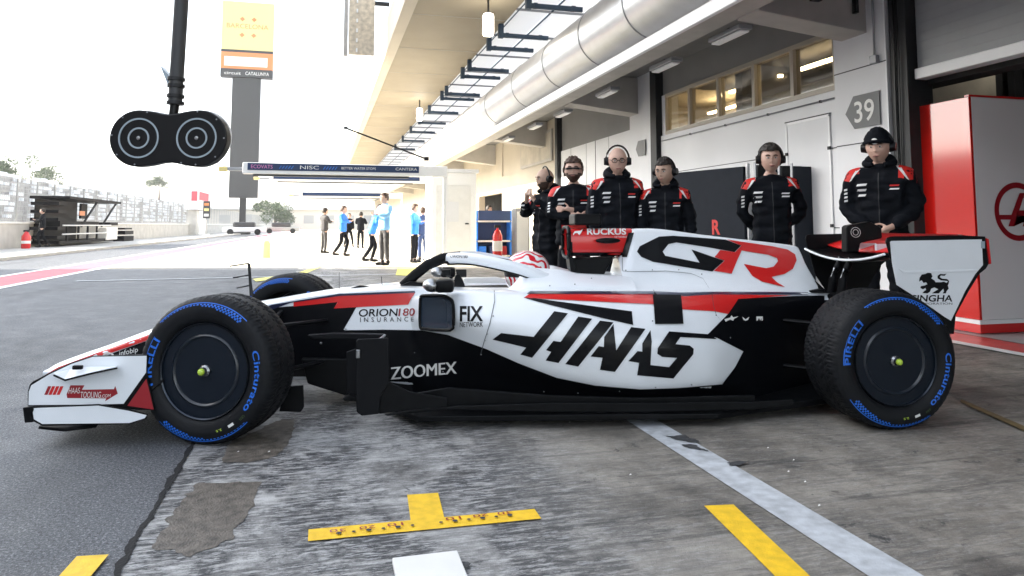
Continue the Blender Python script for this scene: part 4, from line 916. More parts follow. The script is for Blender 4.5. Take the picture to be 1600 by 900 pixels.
plate('wing_tip_cap', [(35, 637), (50, 635), (52, 640), (48, 650), (52, 660), (38, 661)], YN-.03, .04, 'carbon')
bm = bmesh.new(); a_, b_ = YN-.09, YN
up = [(84, 586), (102, 594), (141, 584), (183, 575)]
vs1 = [K(x, y, YN-.075) for x, y in up]; vs2 = [K(x, y, YN-.004) for x, y in [(84, 584), (110, 578), (141, 574.5), (183, 574)]]
pp = [bm.verts.new(p) for p in vs1]; qq = [bm.verts.new(p) for p in vs2]
for i in range(3): bm.faces.new((pp[i], pp[i+1], qq[i+1], qq[i]))
o = obj('wing_canard', bm, 'white', C); md = o.modifiers.new('s', 'SOLIDIFY'); md.thickness = .006
tb('canard_edge', vs1, .005, 'carbon', C, 6); tb('canard_edge', [vs2[3], vs2[1]], .004, 'carbon', C, 6); bm = bmesh.new(); box(bm, K(112, 578, YN-.05), K(131, 570, YN-.03), .004); obj('canard_sensor', bm, 'carbon', C)
OE = lambda x, y: K(x, y, YN-.0045)
for i in range(4): decal('sponsor_bars', [[(69+i*6.4, 617), (75+i*6.4, 603.5), (80+i*6.4, 603.5), (74+i*6.4, 617)]], 'red' if i else 'darkred', OE, 0)
decal('sponsor_arrow', [[(104, 616), (110, 602), (132, 602), (128, 609), (178, 608), (180, 603), (184, 615), (164, 627), (166, 622.5), (105, 622)]], 'darkred', OE, 0)
OE2 = lambda x, y: K(x, y, YN-.006)
ytext('sponsor_lettering', 'HAAS', (107, 615), (125, 614.5), 9, 'offwhite', OE2, .2, g=0); ytext('sponsor_lettering', 'TOOLING', (126, 621.5), (158, 621.5), 9.5, 'offwhite', OE2, .2, g=0); ytext('sponsor_lettering', '.COM', (158, 621.5), (173, 620.5), 5, 'offwhite', OE2, .2, g=0)
# wing planes across the car
def wing(name, prof, y0, y1, m, mid=None, n=16, th=.012):
    """prof: list of (x, z) at the tips; mid: (dx, dz) sag at the centre"""
    bm = bmesh.new(); rows = []
    for i in range(n+1):
        t = i/n; y = y0+(y1-y0)*t; s = (1-(2*t-1)**2); dx, dz = (mid[0]*s, mid[1]*s) if mid else (0, 0)
        rows.append([bm.verts.new((x+dx, y, z+dz)) for x, z in prof])
    for a, b in zip(rows, rows[1:]):
        for k in range(len(prof)-1): bm.faces.new((a[k], a[k+1], b[k+1], b[k]))
    o = obj(name, bm, m, C, True); md = o.modifiers.new('s', 'SOLIDIFY'); md.thickness = th; return o
xw = K(60, 640, YN).x
wing('front_wing_plane', [(xw, .10), (xw+.12, .085), (xw+.26, .10)], YN+.01, -YN-.01, 'carbon', (-.10, .02))
wing('front_wing_plane', [(xw+.2, .13), (xw+.32, .15), (xw+.42, .20)], YN+.01, -YN-.01, 'white', (-.10, .02))
wing('front_wing_plane', [(xw+.38, .20), (xw+.48, .24), (xw+.56, .31)], YN+.01, -YN-.01, 'carbon', (-.06, .02))
e2 = ep.copy(); COL.objects.link(e2); e2.parent = C; e2.location = (0, -2*YN-.012, 0)
# rear wing
YR = -.50
rwp = [(1385, 378), (1387, 371), (1394, 369.5), (1500, 367.5), (1540, 369.5), (1545, 413), (1541, 420), (1531, 428), (1513, 457), (1494, 492), (1491, 522), (1470, 522), (1440, 500), (1404, 446), (1394, 410)]
rep = plate('rear_wing_endplate', rwp, YR, .014, 'carbon', bev=.004)
plate('endplate_skin', [(1391, 378), (1393, 376.5), (1500, 374.5), (1534, 374), (1536, 414), (1524, 428), (1508, 455), (1486, 501), (1476, 495), (1440, 470), (1401, 445), (1394, 410)], YR-.003, .003, 'white', bev=0)
plate('endplate_tag', [(1533, 377), (1539, 377), (1539, 388), (1533, 388)], YR-.004, .004, 'ringgrey', bev=0)
plate('endplate_red_edge', [(1541, 372), (1545, 374), (1549, 412), (1546, 413)], YR+.002, .01, 'red', bev=0)
plate('endplate_rib', [(1403, 419), (1415, 424), (1530, 421), (1527, 424), (1500, 425.5), (1412, 427)], YR-.0055, .003, 'white', bev=.001)
e2 = rep.copy(); COL.objects.link(e2); e2.parent = C; e2.location = (0, -2*YR-.014, 0)
OR = lambda x, y: K(x, y, YR-.0045)
lion = [(980, 500), (985, 470), (1000, 445), (1030, 440), (1050, 428), (1075, 435), (1085, 460), (1075, 475), (1100, 490), (1110, 505), (1150, 505), (1175, 500), (1195, 510), (1205, 500), (1200, 495), (1150, 490), (1125, 475), (1125, 455), (1145, 440), (1175, 442), (1195, 438), (1180, 455), (1150, 452), (1142, 465), (1160, 477), (1200, 480), (1215, 495), (1212, 515), (1205, 530), (1212, 555), (1195, 575), (1190, 592), (1165, 592), (1175, 575), (1170, 555), (1150, 575), (1135, 592), (1080, 592), (1105, 575), (1130, 560), (1100, 545), (1075, 555), (1065, 580), (1045, 592), (1005, 590), (1020, 575), (1035, 565), (1030, 550), (1010, 560), (990, 550), (995, 535), (1025, 530), (1045, 520), (1035, 505), (1015, 510), (1000, 490)]
decal('lion_emblem', [[(a/5+1240, b/5+340) for a, b in lion]], 'decalblack', OR, 0)
ytext('sponsor_lettering', 'SINGHA', (1424, 471), (1488, 471), 10, 'decalblack', OR, .1, .02, g=0); ytext('sponsor_lettering', 'CORPORATION', (1428, 476), (1488, 476), 3.2, 'decalblack', OR, g=0)
xr0 = K(1384, 395, YR).x; zr = K(1384, 392, YR).z; zt = K(1390, 372, YR).z
wing('rear_wing_mainplane', [(xr0, zr-.02), (xr0+.03, zr-.035), (xr0+.14, zr-.03), (xr0+.24, zr+.01)], YR+.015, -YR-.015, 'carbon', (0, -.055), 24)
tbp = [(xr0, YR+.015+(1.0-.03)*i/24, zr-.02-.055*(1-(2*i/24-1)**2)) for i in range(25)]
tb('mainplane_edge', tbp, .008, 'white', C, 8)
wing('rear_wing_flap', [(xr0+.17, zr+.0), (xr0+.28, zr+.035), (xr0+.38, zt+.005)], YR+.015, -YR-.015, 'red', (0, -.03), 24)
wing('rear_wing_flap', [(xr0+.33, zr+.03), (xr0+.42, zt-.03), (xr0+.5, zt+.01)], YR+.015, -YR-.015, 'red', None, 24)
for yy in (-.25, -.1, .1, .25): bx('flap_stripe', (xr0+.18, yy-.012, zr+.0-.03), (xr0+.30, yy+.012, zr+.03), 'white', C)
wing('beam_wing', [(xr0-.02, .42), (xr0+.12, .40), (xr0+.26, .46)], YR+.015, -YR-.015, 'carbon', None, 8)
for yy in (-.07, .05):
    pts = [K(1322, 402, 0), K(1314, 420, 0), K(1308, 436, 0), K(1306, 455, 0), K(1300, 490, 0)]; tb('wing_pylon', [(p.x, yy, p.z) for p in pts], [.02, .025, .028, .03, .035], 'carbon', C, 8, .6)
    tb('pylon_edge', [(p.x-.02, yy, p.z) for p in pts[:4]], .004, 'white', C, 6)
plate('wing_actuator', [(1323, 394), (1323, 355), (1326, 352), (1340, 350), (1360, 346), (1378, 356), (1379, 372), (1345, 380), (1342, 395)], -.03, .07, 'carbon', bev=.008)
bm = bmesh.new(); cc = K(1337, 363, -.034)
for r in (.018, .032):
    rg = [(cc.x+math.cos(a)*r, cc.y, cc.z+math.sin(a)*r) for a in [2*math.pi*k/24 for k in range(25)]]; tube(bm, rg, .0018, 5, False)
obj('round_badge', bm, 'offwhite', C); plate('rear_light', [(1300, 460), (1330, 460), (1330, 520), (1300, 520)], -.1, .2, 'carbon')
plate('tail_fairing', [(1250, 455), (1288, 452), (1300, 470), (1330, 480), (1330, 560), (1250, 600)], -.09, .18, 'carbon', bev=.01)
plate('tail_deflector', [(1262, 432), (1276, 440), (1300, 462), (1298, 480), (1262, 470)], -.02, .04, 'carbon')
# halo
hp = [K(630, 448, 0), K(648, 430, 0), K(668, 414, 0), K(692, 404, 0), K(720, 400, 0)]
tb('halo_pillar', hp, [.035, .032, .032, .034, .03], 'carbon', C, 12, .5)
for s in (1, -1):
    pts = [K(700, 404, 0), K(720, 403, -.10), K(745, 405, -.20), K(780, 412, -.26), K(815, 421, -.28), K(850, 434, -.27), K(872, 445, -.25)]
    pts = catmull([Vector((p.x, p.y*s, p.z)) for p in pts], 5)
    bm = bmesh.new(); rows = []
    for i, p in enumerate(pts):
        d = (pts[min(i+1, len(pts)-1)]-pts[max(i-1, 0)]).normalized(); sd_ = d.cross(Vector((0, 0, 1))).normalized(); upv = sd_.cross(d)
        rows.append([bm.verts.new(p+sd_*math.cos(a)*.022+upv*math.sin(a)*.034) for a in [2*math.pi*k/14 for k in range(14)]])
    for a, b in zip(rows, rows[1:]):
        for k in range(14): bm.faces.new((a[k], a[(k+1) % 14], b[(k+1) % 14], b[k]))
    bm.faces.new(rows[0]); bm.faces.new(rows[-1]); hl = obj('halo_hoop', bm, 'white', C, True)
    tb('halo_edge', [p-Vector((0, 0, .034)) for p in pts], .008, 'carbon', C, 8)
    if s == 1: HV = bvh_of([hl]); ytext('sponsor_lettering', 'ORION180', (704, 402.5), (731, 403.5), 4.5, 'decalblack', onbody(HV, .002), .2); tb('halo_slot', [K(738, 396, -.17), K(800, 407, -.26)], .004, 'carbon', C, 6)
plate('halo_mount', [(622, 448), (640, 440), (672, 443), (676, 449)], -.05, .1, 'carbon'); plate('halo_bracket', [(691, 408), (708, 408), (706, 413), (694, 412)], -.03, .06, 'carbon')
# cockpit trim, windscreen lip, far headrest, steering column
plate('cockpit_rim', [(690, 453), (700, 450), (782, 452), (782, 455), (700, 455)], -.24, .03, 'carbon', bev=.002)
plate('cockpit_far_side', [(728, 453), (724, 435), (775, 433), (790, 436), (790, 453)], .20, .03, 'offwhite')
plate('dash_cover', [(706, 448), (712, 430), (718, 428), (724, 440), (728, 452)], -.05, .1, 'carbon'); plate('front_camera', [(690, 422), (704, 421), (704, 431), (693, 431)], -.02, .05, 'carbon'); plate('front_camera', [(712, 421), (729, 421), (729, 433), (714, 433)], -.04, .03, 'plastic')
bx('cockpit_floor_cover', K(700, 452, -.2), K(790, 449, .2)+Vector((0, .15, -.004)), 'black', C)
# mirrors
for s in (1, -1):
    c = K(689, 446, -.56); c.y *= s
    bm = bmesh.new(); box(bm, c+Vector((-.030, -.075*1, -.034)), c+Vector((.072, .075, .034)), .018); mo = obj('mirror', bm, 'carbon', C, True)
    bm = bmesh.new(); ell(bm, c+Vector((-.045, 0, .002)), (.055, .078, .038)); obj('mirror_shell', bm, 'chrome', mo, True)
    tb('mirror_stay', [c+Vector((.0, .07*s, -.01)), Vector((c.x+.05, -.30*s if s == 1 else .30, c.z-.02))], .008, 'carbon', C, 6)
# nose antennas and sensor rake
tb('sensor_mast', [K(393, 462, -.02), K(391, 440, -.02), K(389, 412, -.02)], [.012, .009, .009], 'post', C, 8)
for (x0, y0_, x1, y1_) in ((389, 411.5, 359, 416), (389, 430, 364, 434), (390, 446, 370, 450)): tb('sensor_prong', [K(x0, y0_, -.02), K(x1, y1_, -.02)], .0045, 'post', C, 6)
tb('nose_antenna', [K(597, 446, 0), K(596, 432, 0)], .002, 'carbon', C, 5); tb('nose_antenna', [K(530, 452, 0), K(530, 425, 0)], .0015, 'carbon', C, 5)
plate('nose_fin', [(548, 450), (562, 446), (570, 447), (582, 449), (582, 451), (548, 452)], -.02, .04, 'carbon', bev=.001)

# ---- wheels
M['lipmetal'] = mat('rim_lip_metal', (.03, .036, .046), .22, metal=.8)
M['ring_highlight'] = mat('cover_ring_highlight', (.007, .012, .020), .3, coat=.25)  # slightly lighter and bluer than the cover, a highlight put into the ring's colour
def tyre_profile(wd, R=.355): 
    h = wd/2
    return [(.232, -h+.028), (.238, -h+.016), (.255, -h+.006), (.285, -h), (.312, -h+.004), (.333, -h+.014), (.346, -h+.028), (.353, -h+.045), (R, -h+.07)]
def side_y(wd, r):
    pr = tyre_profile(wd)
    for a, b in zip(pr, pr[1:]):
        if r <= b[0]: t = (r-a[0])/(b[0]-a[0]); return a[1]+(b[1]-a[1])*t
    return pr[-1][1]
def tyre_mesh(wd):
    pr = tyre_profile(wd); tr = [(.355, -wd/2+.07+(wd-.14)*i/26) for i in range(1, 26)]
    full = pr+tr+[(r, -y) for r, y in pr[::-1]]; seg = 600; bm = bmesh.new(); rings = []
    for (r, y) in full:
        ring = []
        for k in range(seg):
            a = 2*math.pi*k/seg; rr = r
            if r > .340:
                s = (a*.355+abs(y)*.75)/ (2*math.pi*.355/60); f = s-math.floor(s)
                dep = 0; ss = lambda q, w_: max(0, min(1, (w_-q)/.03, q/.03))
                if abs(y) > .018: dep = .0055*ss(f, .30)
                s2 = (a*.355-abs(y)*.5)/(2*math.pi*.355/120); f2 = s2-math.floor(s2)
                if .03 < abs(y) < wd*.34: dep = max(dep, .0035*ss(f2, .30))
                if abs(abs(y)-wd*.17) < .006: dep = .006
                if r < .350: dep *= .6
                rr = r-dep
            ring.append(bm.verts.new((math.cos(a)*rr, y, math.sin(a)*rr)))
        rings.append(ring)
    for a, b in zip(rings, rings[1:]):
        for k in range(seg): bm.faces.new((a[k], a[(k+1) % seg], b[(k+1) % seg], b[k]))
    bmesh.ops.recalc_face_normals(bm, faces=bm.faces[:]); me = bpy.data.meshes.new('tyre'); bm.to_mesh(me); bm.free()
    for p in me.polygons: p.use_smooth = True
    return me
TM = {}
def wheel(x, y, wd, rot, steer=0, label=None):
    near = y < 0
    w_ = thing('wheel', (x, y, .355), None, None); del_ = None; w_.parent = C
    w_.rotation_euler = (0, 0, steer+(0 if near else math.pi))
    if wd not in TM: TM[wd] = tyre_mesh(wd)
    if TM[wd].materials: to = link('tyre', TM[wd], None, w_)
    else: to = link('tyre', TM[wd], 'tyre', w_)
    h = wd/2
    bm = bmesh.new(); lathe(bm, [(.236, -h+.030), (.230, -h+.016), (.224, -h+.018), (.220, -h+.050), (.214, -h+.062), (.190, -h+.066), (.184, -h+.052), (.180, -h+.034), (.174, -h+.028), (.164, -h+.028), (.158, -h+.034), (.152, -h+.052), (.146, -h+.056), (.05, -h+.050), (.046, -h+.044), (.041, -h+.044), (.037, -h+.05), (.034, -h+.085), (0, -h+.085)], 72); ri = obj('rim', bm, 'rim', w_, True)
    bm = bmesh.new(); lathe(bm, [(.234, -h+.024), (.229, -h+.014), (.223, -h+.018)], 72, closed=True); obj('rim_lip', bm, 'lipmetal', w_, True)
    bm = bmesh.new(); lathe(bm, [(.178, -h+.036), (.174, -h+.026), (.166, -h+.022), (.158, -h+.026), (.154, -h+.036)], 72, closed=True); obj('cover_ring', bm, 'ring_highlight', w_, True)
    bm = bmesh.new(); lathe(bm, [(.212, -h+.060), (.210, -h+.052), (.204, -h+.052), (.202, -h+.060)], 72, closed=True); obj('inner_ring', bm, 'ring_highlight', w_, True)
    bm = bmesh.new()
    for k in range(10):
        a = 2*math.pi*k/10+.2; ell(bm, (math.cos(a)*.196, -h+.048, math.sin(a)*.196), (.004, .003, .004), 8, 6)
    obj('cover_bolts', bm, 'post', w_, True)
    bm = bmesh.new(); lathe(bm, [(.033, -h+.075), (.033, -h+.045), (.028, -h+.035), (.028, -h+.02), (.020, -h+.012), (.018, -h-.002), (0, -h-.002)], 12); obj('wheel_nut', bm, 'chrome', w_)
    bm = bmesh.new(); ell(bm, (0, -h-.006, 0), (.017, .016, .017), 14, 10); obj('nut_tip', bm, 'yellowtip', w_, True)
    def pol(phi0, r0, clockwise=True, off=.0016):
        def fn(u, v):                                # u: metres along the arc (reading direction), v: outwards
            a = phi0-u/r0; r = r0+v; return Vector((math.cos(a)*r, side_y(wd, r)-off, math.sin(a)*r))
        return fn
    def arc_text(s, phi, r0, ln, hgt, m, bold=.01, sh=0): conform('sidewall_lettering', text2d(s, (-ln/2, 0), (ln/2, 0), (0, hgt), shear=sh, bold=bold, space=1.05), pol(rad(phi), r0), m, w_, g=.02, maxedge=.06)
    def arc_quad(p0, p1, r0, r1, m, name='sidewall_mark'):
        n = max(2, int(abs(p1-p0)/2)); bm = bmesh.new(); A = []; Bq = []
        for i in range(n+1):
            a = rad(p0+(p1-p0)*i/n); A.append(bm.verts.new((math.cos(a)*r0, side_y(wd, r0)-.0016, math.sin(a)*r0))); Bq.append(bm.verts.new((math.cos(a)*r1, side_y(wd, r1)-.0016, math.sin(a)*r1)))
        for i in range(n): bm.faces.new((A[i], A[i+1], Bq[i+1], Bq[i]))
        return bm
    def marks(items, m, name='sidewall_mark'):
        bm = bmesh.new(); tmp = bpy.data.meshes.new('x')
        for it in items:
            q = arc_quad(*it, m); q.to_mesh(tmp); q.free(); bm.from_mesh(tmp)
        bpy.data.meshes.remove(tmp); obj(name, bm, m, w_)
    for base, sgn in ((rot+100, 1), (rot-80, 1)):
        it = [(base+44, base-44, .3245, .3285)]
        for k in range(25):
            p = base+42-k*3.3; r0 = .3215; hh = .003+.006*(k/25)
            it.append((p, p-1.9, r0-hh, r0))
            if k > 11: it.append((p-1.6, p-3.3, r0-2*hh-.001, r0-hh-.0005))
            if k > 16: it.append((p, p-1.8, r0-3*hh-.001, r0-2*hh-.0005))
        marks(it, 'blue')
    arc_text('PIRELLI', rot+180, .266, .22, .032, 'blue', .02); marks([(rot+204, rot+156, .300, .303), (rot+204, rot+188, .303, .306)], 'blue')
    arc_text('Cinturato', rot, .270, .28, .032, 'blue', .018)
    arc_text('GRN', rot-36, .290, .03, .012, 'leaf'); marks([(rot-46, rot-52, .283, .296)], 'offwhite'); arc_text('2.5', rot-62, .282, .03, .010, 'yellowtip')
    if not near:
        for ch in [c_ for c_ in bpy.data.objects if c_.parent == w_ and c_.name.startswith('sidewall')]:
            c2 = ch.copy(); COL.objects.link(c2); c2.parent = w_; c2.rotation_euler = (0, 0, math.pi)
    return w_
xf = 0.0; xrw = 3.437
wh = []
w1 = wheel(xf, -.95+.145, .29, -8, rad(-13)); w2 = wheel(xf, .95-.145, .29, 25, rad(-13))
w3 = wheel(xrw, -.95+.165, .33, -22, rad(4)); w4 = wheel(xrw, .95-.165, .33, 0)
# suspension
for s in (-1, 1):
    for (a, b, r) in (((.0, .66, .50), (-.12, .16, .50), .012), ((.0, .66, .50), (.42, .22, .50), .012), ((.0, .66, .24), (-.1, .14, .26), .014), ((.0, .66, .24), (.45, .2, .27), .012), ((.0, .64, .27), (.15, .18, .55), .010),
                      ((xrw, .60, .48), (xrw-.55, .16, .50), .012), ((xrw, .60, .48), (xrw-.05, .14, .50), .012), ((xrw, .60, .22), (xrw-.6, .16, .24), .012), ((xrw, .6, .22), (xrw+.02, .12, .22), .014), ((xrw, .5, .35), (xrw, .1, .35), .03)):
        tb('suspension_arm', [(a[0], a[1]*s, a[2]), (b[0], b[1]*s, b[2])], r, 'carbon', C, 10, 1.4)
    bm = bmesh.new(); box(bm, (-.14, .56*s-.06, .18), (.14, .56*s+.06, .54), .02); obj('brake_duct', bm, 'carbon', C); bm = bmesh.new(); box(bm, (xrw-.16, .54*s-.06, .16), (xrw+.16, .54*s+.06, .54), .02); obj('brake_duct', bm, 'carbon', C)
plate('wheel_deflector', [(446, 604), (474, 602), (475, 636), (470, 644), (436, 643)], -.62, .006, 'carbon'); plate('front_turning_vane', [(480, 524), (520, 521), (560, 522), (600, 523), (598, 528), (560, 530), (490, 530)], -.45, .05, 'black')
tb('chassis_bolt', [K(500, 536, -.30), K(503, 536, -.30)], .006, 'chrome', C, 8)
plate('splitter', [(470, 560), (560, 560), (660, 580), (660, 640), (560, 625), (480, 600)], -.25, .5, 'carbon', bev=.01)
# ================================================================ PEOPLE
def skin_bm(nodes, edges, root=0, sub=1):
    """nodes: list of (pos, rx, ry)"""
    me = bpy.data.meshes.new('s'); me.from_pydata([n[0] for n in nodes], edges, [])
    o = bpy.data.objects.new('s', me); COL.objects.link(o); md = o.modifiers.new('k', 'SKIN'); md.use_smooth_shade = True
    for i, n in enumerate(nodes): me.skin_vertices[0].data[i].radius = (n[1], n[2]); me.skin_vertices[0].data[i].use_root = (i == root)
    sm = o.modifiers.new('u', 'SUBSURF'); sm.levels = sub
    dg = bpy.context.evaluated_depsgraph_get(); dg.update(); m2 = bpy.data.meshes.new_from_object(o.evaluated_get(dg)); bm = bmesh.new(); bm.from_mesh(m2)
    bpy.data.objects.remove(o); bpy.data.meshes.remove(me); bpy.data.meshes.remove(m2); return bm
def remesh(bm, vox, smooth=2, disp=0, name='m'):
    me = bpy.data.meshes.new(name); bm.to_mesh(me); bm.free(); o = bpy.data.objects.new('r', me); COL.objects.link(o)
    md = o.modifiers.new('r', 'REMESH'); md.mode = 'VOXEL'; md.voxel_size = vox; md.use_smooth_shade = True
    if smooth: s = o.modifiers.new('s', 'SMOOTH'); s.iterations = smooth; s.factor = .5
    dg = bpy.context.evaluated_depsgraph_get(); dg.update(); m2 = bpy.data.meshes.new_from_object(o.evaluated_get(dg)); bpy.data.objects.remove(o); bpy.data.meshes.remove(me)
    if disp:
        m2.update(); ns = [v.normal.copy() for v in m2.vertices]
        for v, n in zip(m2.vertices, ns):
            c = v.co; d = noise.noise(Vector((c.x*9, c.y*9, c.z*16)))*disp+noise.noise(Vector((c.x*4+7, c.y*4, c.z*22)))*disp*.7; v.co = c+n*d
    for p in m2.polygons: p.use_smooth = True
    m2.name = name; return m2
def gs(d2, s): return math.exp(-d2/(2*s*s))
def head_bm(bm, hc, yaw=0, pitch=0):
    mt = Matrix.Translation(hc) @ Matrix.Rotation(yaw, 4, 'Z') @ Matrix.Rotation(pitch, 4, 'X') @ Matrix.Scale(1.13, 4)
    r = bmesh.ops.create_uvsphere(bm, u_segments=40, v_segments=32, radius=1)['verts']
    for v in r:
        x, y, z = v.co; fr = max(0, -y)
        X, Y, Z = x*.081, y*.096, z*(.112 if z < 0 else .110)
        if z < -.1: t = (-.1-z)/.9; X *= 1-.24*t; Y = Y*(1-.12*t)-(.010*t if y < 0 else -.0)
        if z > .3: X *= 1-.04*(z-.3)
        if y < 0:
            Y -= .022*gs(x*x, .05)*gs((z+.17)**2, .03)+.009*gs(x*x, .04)*gs((z-.02)**2, .06)
            Y += .010*(gs((x-.38)**2+(z-.06)**2, .15)+gs((x+.38)**2+(z-.06)**2, .15))
            Y -= .005*gs((z-.24)**2, .08)*gs(x*x, .5)
            Y -= .008*gs(x*x, .22)*gs((z+.48)**2, .05)+.007*gs(x*x, .22)*gs((z+.60)**2, .05); Y -= .010*gs(x*x, .25)*gs((z+.88)**2, .12)
            Y -= .004*(gs((x-.5)**2+(z+.2)**2, .2)+gs((x+.5)**2+(z+.2)**2, .2))
        v.co = mt @ Vector((X, Y, Z))
    for s in (1, -1): ell(bm, mt @ Vector((s*.077, .012, -.005)), (.010, .020, .032), 10, 8, Matrix.Rotation(yaw, 4, 'Z'))
    return mt
def hand_nodes(nodes, edges, wi, wpos, d, n, side, curl=.5):
    """palm and five bent fingers growing from wrist node wi"""
    d = Vector(d).normalized(); n = Vector(n).normalized(); s = d.cross(n).normalized()*side
    p = wpos+d*.05; nodes.append((p, .036, .018)); a = len(nodes)-1; edges.append((wi, a)); p2 = wpos+d*.085; nodes.append((p2, .038, .016)); b = len(nodes)-1; edges.append((a, b))
    for k, ln in enumerate((.070, .080, .074, .058)):
        q = p2+s*(.028-k*.0185)+d*.012; cur = b; dd = d.copy()
        for j in range(3):
            nodes.append((q, .0092-.0008*j, .0092-.0008*j)); edges.append((cur, len(nodes)-1)); cur = len(nodes)-1
            dd = (dd*math.cos(curl)+n*math.sin(curl)).normalized(); q = q+dd*ln*.45
    q = wpos+d*.03+s*.034; cur = a; dd = (d*.7+s*.6+n*.2).normalized()
    for j in range(3):
        nodes.append((q, .011-.001*j, .011-.001*j)); edges.append((cur, len(nodes)-1)); cur = len(nodes)-1; q = q+dd*.028; dd = (dd+n*.3+d*.2).normalized()
def make_person(x, y, hgt, face, label, arms, legs=None, jacket='jacket', trousers='trouser', skin='skin', hair=None, extras=(), headyaw=0, headpitch=0, long=False, detail=1, group=None, z=0, bulk=1.0, hood=True, lean=0):
    """face: world heading in degrees (0 = towards -Y); arms: {'L': (elbow, wrist, hand dir, palm normal), 'R': ...} in a 1.8 m frame; L = +x"""
    vox = .0075 if detail else .016
    J = {'pel': (0, 0, .95), 'ab': (0, .0, 1.10), 'ch': (0, .005, 1.30), 'uc': (0, .01, 1.43), 'nk': (0, .010, 1.50), 'hb': (0, -.002, 1.565)}
    rb = {'pel': (.12, .085), 'ab': (.11, .08), 'ch': (.12, .085), 'uc': (.075, .065), 'nk': (.052, .052), 'hb': (.054, .058)}
    for k in J: J[k] = Vector(J[k])+Vector((0, -lean*(J[k][2]-.95), 0))
    names = list(J); nodes = [(J[k], *rb[k]) for k in names]; edges = [(i, i+1) for i in range(5)]
    legs = legs or {'L': ((.105, -.01, .50), (.115, .02, .09)), 'R': ((-.105, -.01, .50), (-.115, .02, .09))}
    jn, je = [], []; tn, te = [], []
    jn += [(Vector((0, 0, .66 if long else .84)), .21*bulk, .145*bulk), (J['pel'], .205*bulk, .145*bulk), (J['ab'], .195*bulk, .14*bulk), (J['ch'], .205*bulk, .145*bulk), (J['uc'], .155*max(bulk, 1), .12*max(bulk, 1)), (J['nk']+Vector((0, .008, -.005)), .090 if hood else .074, .090 if hood else .074), (J['nk']+Vector((0, .004, .045 if hood else .060)), .088 if hood else .068, .092 if hood else .070)]
    je += [(i, i+1) for i in range(6)]
    tn += [(Vector((0, 0, .98)), .145, .11), (Vector((0, 0, .90)), .135, .105)]; te += [(0, 1)]
    for sd_, sg in (('L', 1), ('R', -1)):
        el, wr, hd, pn = arms[sd_]; sh = Vector((sg*.168, .012, 1.425))+Vector((0, -lean*.48, 0)); el, wr = Vector(el), Vector(wr)
        i0 = len(nodes); nodes += [(sh, .052, .052), (el, .040, .040), (wr, .027, .024)]; edges += [(3, i0), (i0, i0+1), (i0+1, i0+2)]
        hand_nodes(nodes, edges, i0+2, wr, hd, pn, -sg, .45)
        j0 = len(jn); jn += [(sh+Vector((sg*.012, 0, -.01)), .086*bulk, .086*bulk), (el, .074*bulk, .074*bulk), (wr-(wr-el).normalized()*.01, .048*bulk, .048*bulk)]; je += [(4, j0), (j0, j0+1), (j0+1, j0+2)]
        kn, an = Vector(legs[sd_][0]), Vector(legs[sd_][1]); hp = Vector((sg*.09, 0, .86)); i0 = len(nodes)
        nodes += [(hp, .082, .082), (kn, .055, .055), (an, .036, .036), (an+Vector((0, -.08, -.055)), .034, .026), (an+Vector((sg*.01, -.15, -.062)), .03, .02)]; edges += [(0, i0), (i0, i0+1), (i0+1, i0+2), (i0+2, i0+3), (i0+3, i0+4)]
        t0 = len(tn); tn += [(hp, .098, .10), (kn, .074, .076), (an+Vector((0, 0, .02)), .058, .062)]; te += [(1, t0), (t0, t0+1), (t0+1, t0+2)]
    hc = J['hb']+Vector((0, -.020, .090)); bm = skin_bm(nodes, edges); mt = head_bm(bm, hc, headyaw, headpitch)
    me = remesh(bm, vox, 1, 0, 'person'); P_ = link('person', me, skin); s = hgt/1.80
    P_.location = (x, y, z); P_.rotation_euler = (0, 0, rad(face)); P_.scale = (s, s, s); tag(P_, label, 'person', group)
    jm = link('jacket', remesh(skin_bm(jn, je), .012 if detail else .02, 2, .020 if detail else .008, 'jacket'), jacket, P_)
    tm = link('trousers', remesh(skin_bm(tn, te), .014 if detail else .022, 2, .008, 'trousers'), trousers, P_)
    for sd_ in 'LR':
        an = Vector(legs[sd_][1]); bm = bmesh.new(); ell(bm, an+Vector((0, -.07, -.045)), (.05, .135, .042), 14, 10); ell(bm, an+Vector((0, .01, -.0)), (.048, .055, .07), 12, 8)
        for v in bm.verts: v.co.z = max(v.co.z, an.z-.088)
        obj('shoe', bm, 'plastic', P_, True)
    def part(name, bm, m): bm.transform(mt); return obj(name, bm, m, P_, True)
    # face
    bm = bmesh.new()
    for q in (1, -1): ell(bm, (q*.029, -.083, .007), (.0115, .008, .0065), 10, 8)
    part('eyes', bm, 'eyew'); bm = bmesh.new()
    for q in (1, -1): ell(bm, (q*.029, -.089, .007), (.0052, .004, .0055), 8, 6)
    part('pupils', bm, 'plastic'); bm = bmesh.new()
    for q in (1, -1): tube(bm, [(q*.014, -.094, .024), (q*.030, -.092, .029), (q*.046, -.080, .024)], [.0045, .0055, .003], 6)
    part('eyebrows', bm, 'brown'); bm = bmesh.new(); ell(bm, (0, -.0970, -.058), (.022, .005, .0055), 12, 8); part('mouth', bm, 'lip')
    def shell(zc, sc, m, name, rough=.004, front=None):
        b = bmesh.new(); r = bmesh.ops.create_uvsphere(b, u_segments=40, v_segments=30, radius=1)['verts']; kill = []
        for v in r:
            xx, yy, zz = v.co; lim = zc(xx, yy)
            if zz < lim: kill.append(v); continue
            n_ = noise.noise(Vector((xx*9, yy*9, zz*9)))*rough; v.co = Vector((xx*(.079*sc+n_), yy*(.094*sc+n_)+.003, zz*(.111*sc+n_*1.5+(.016 if name == 'beanie' else 0))))
        bmesh.ops.delete(b, geom=kill, context='VERTS'); o = part(name, b, m); md = o.modifiers.new('s', 'SOLIDIFY'); md.thickness = .006; md.offset = -1; return o
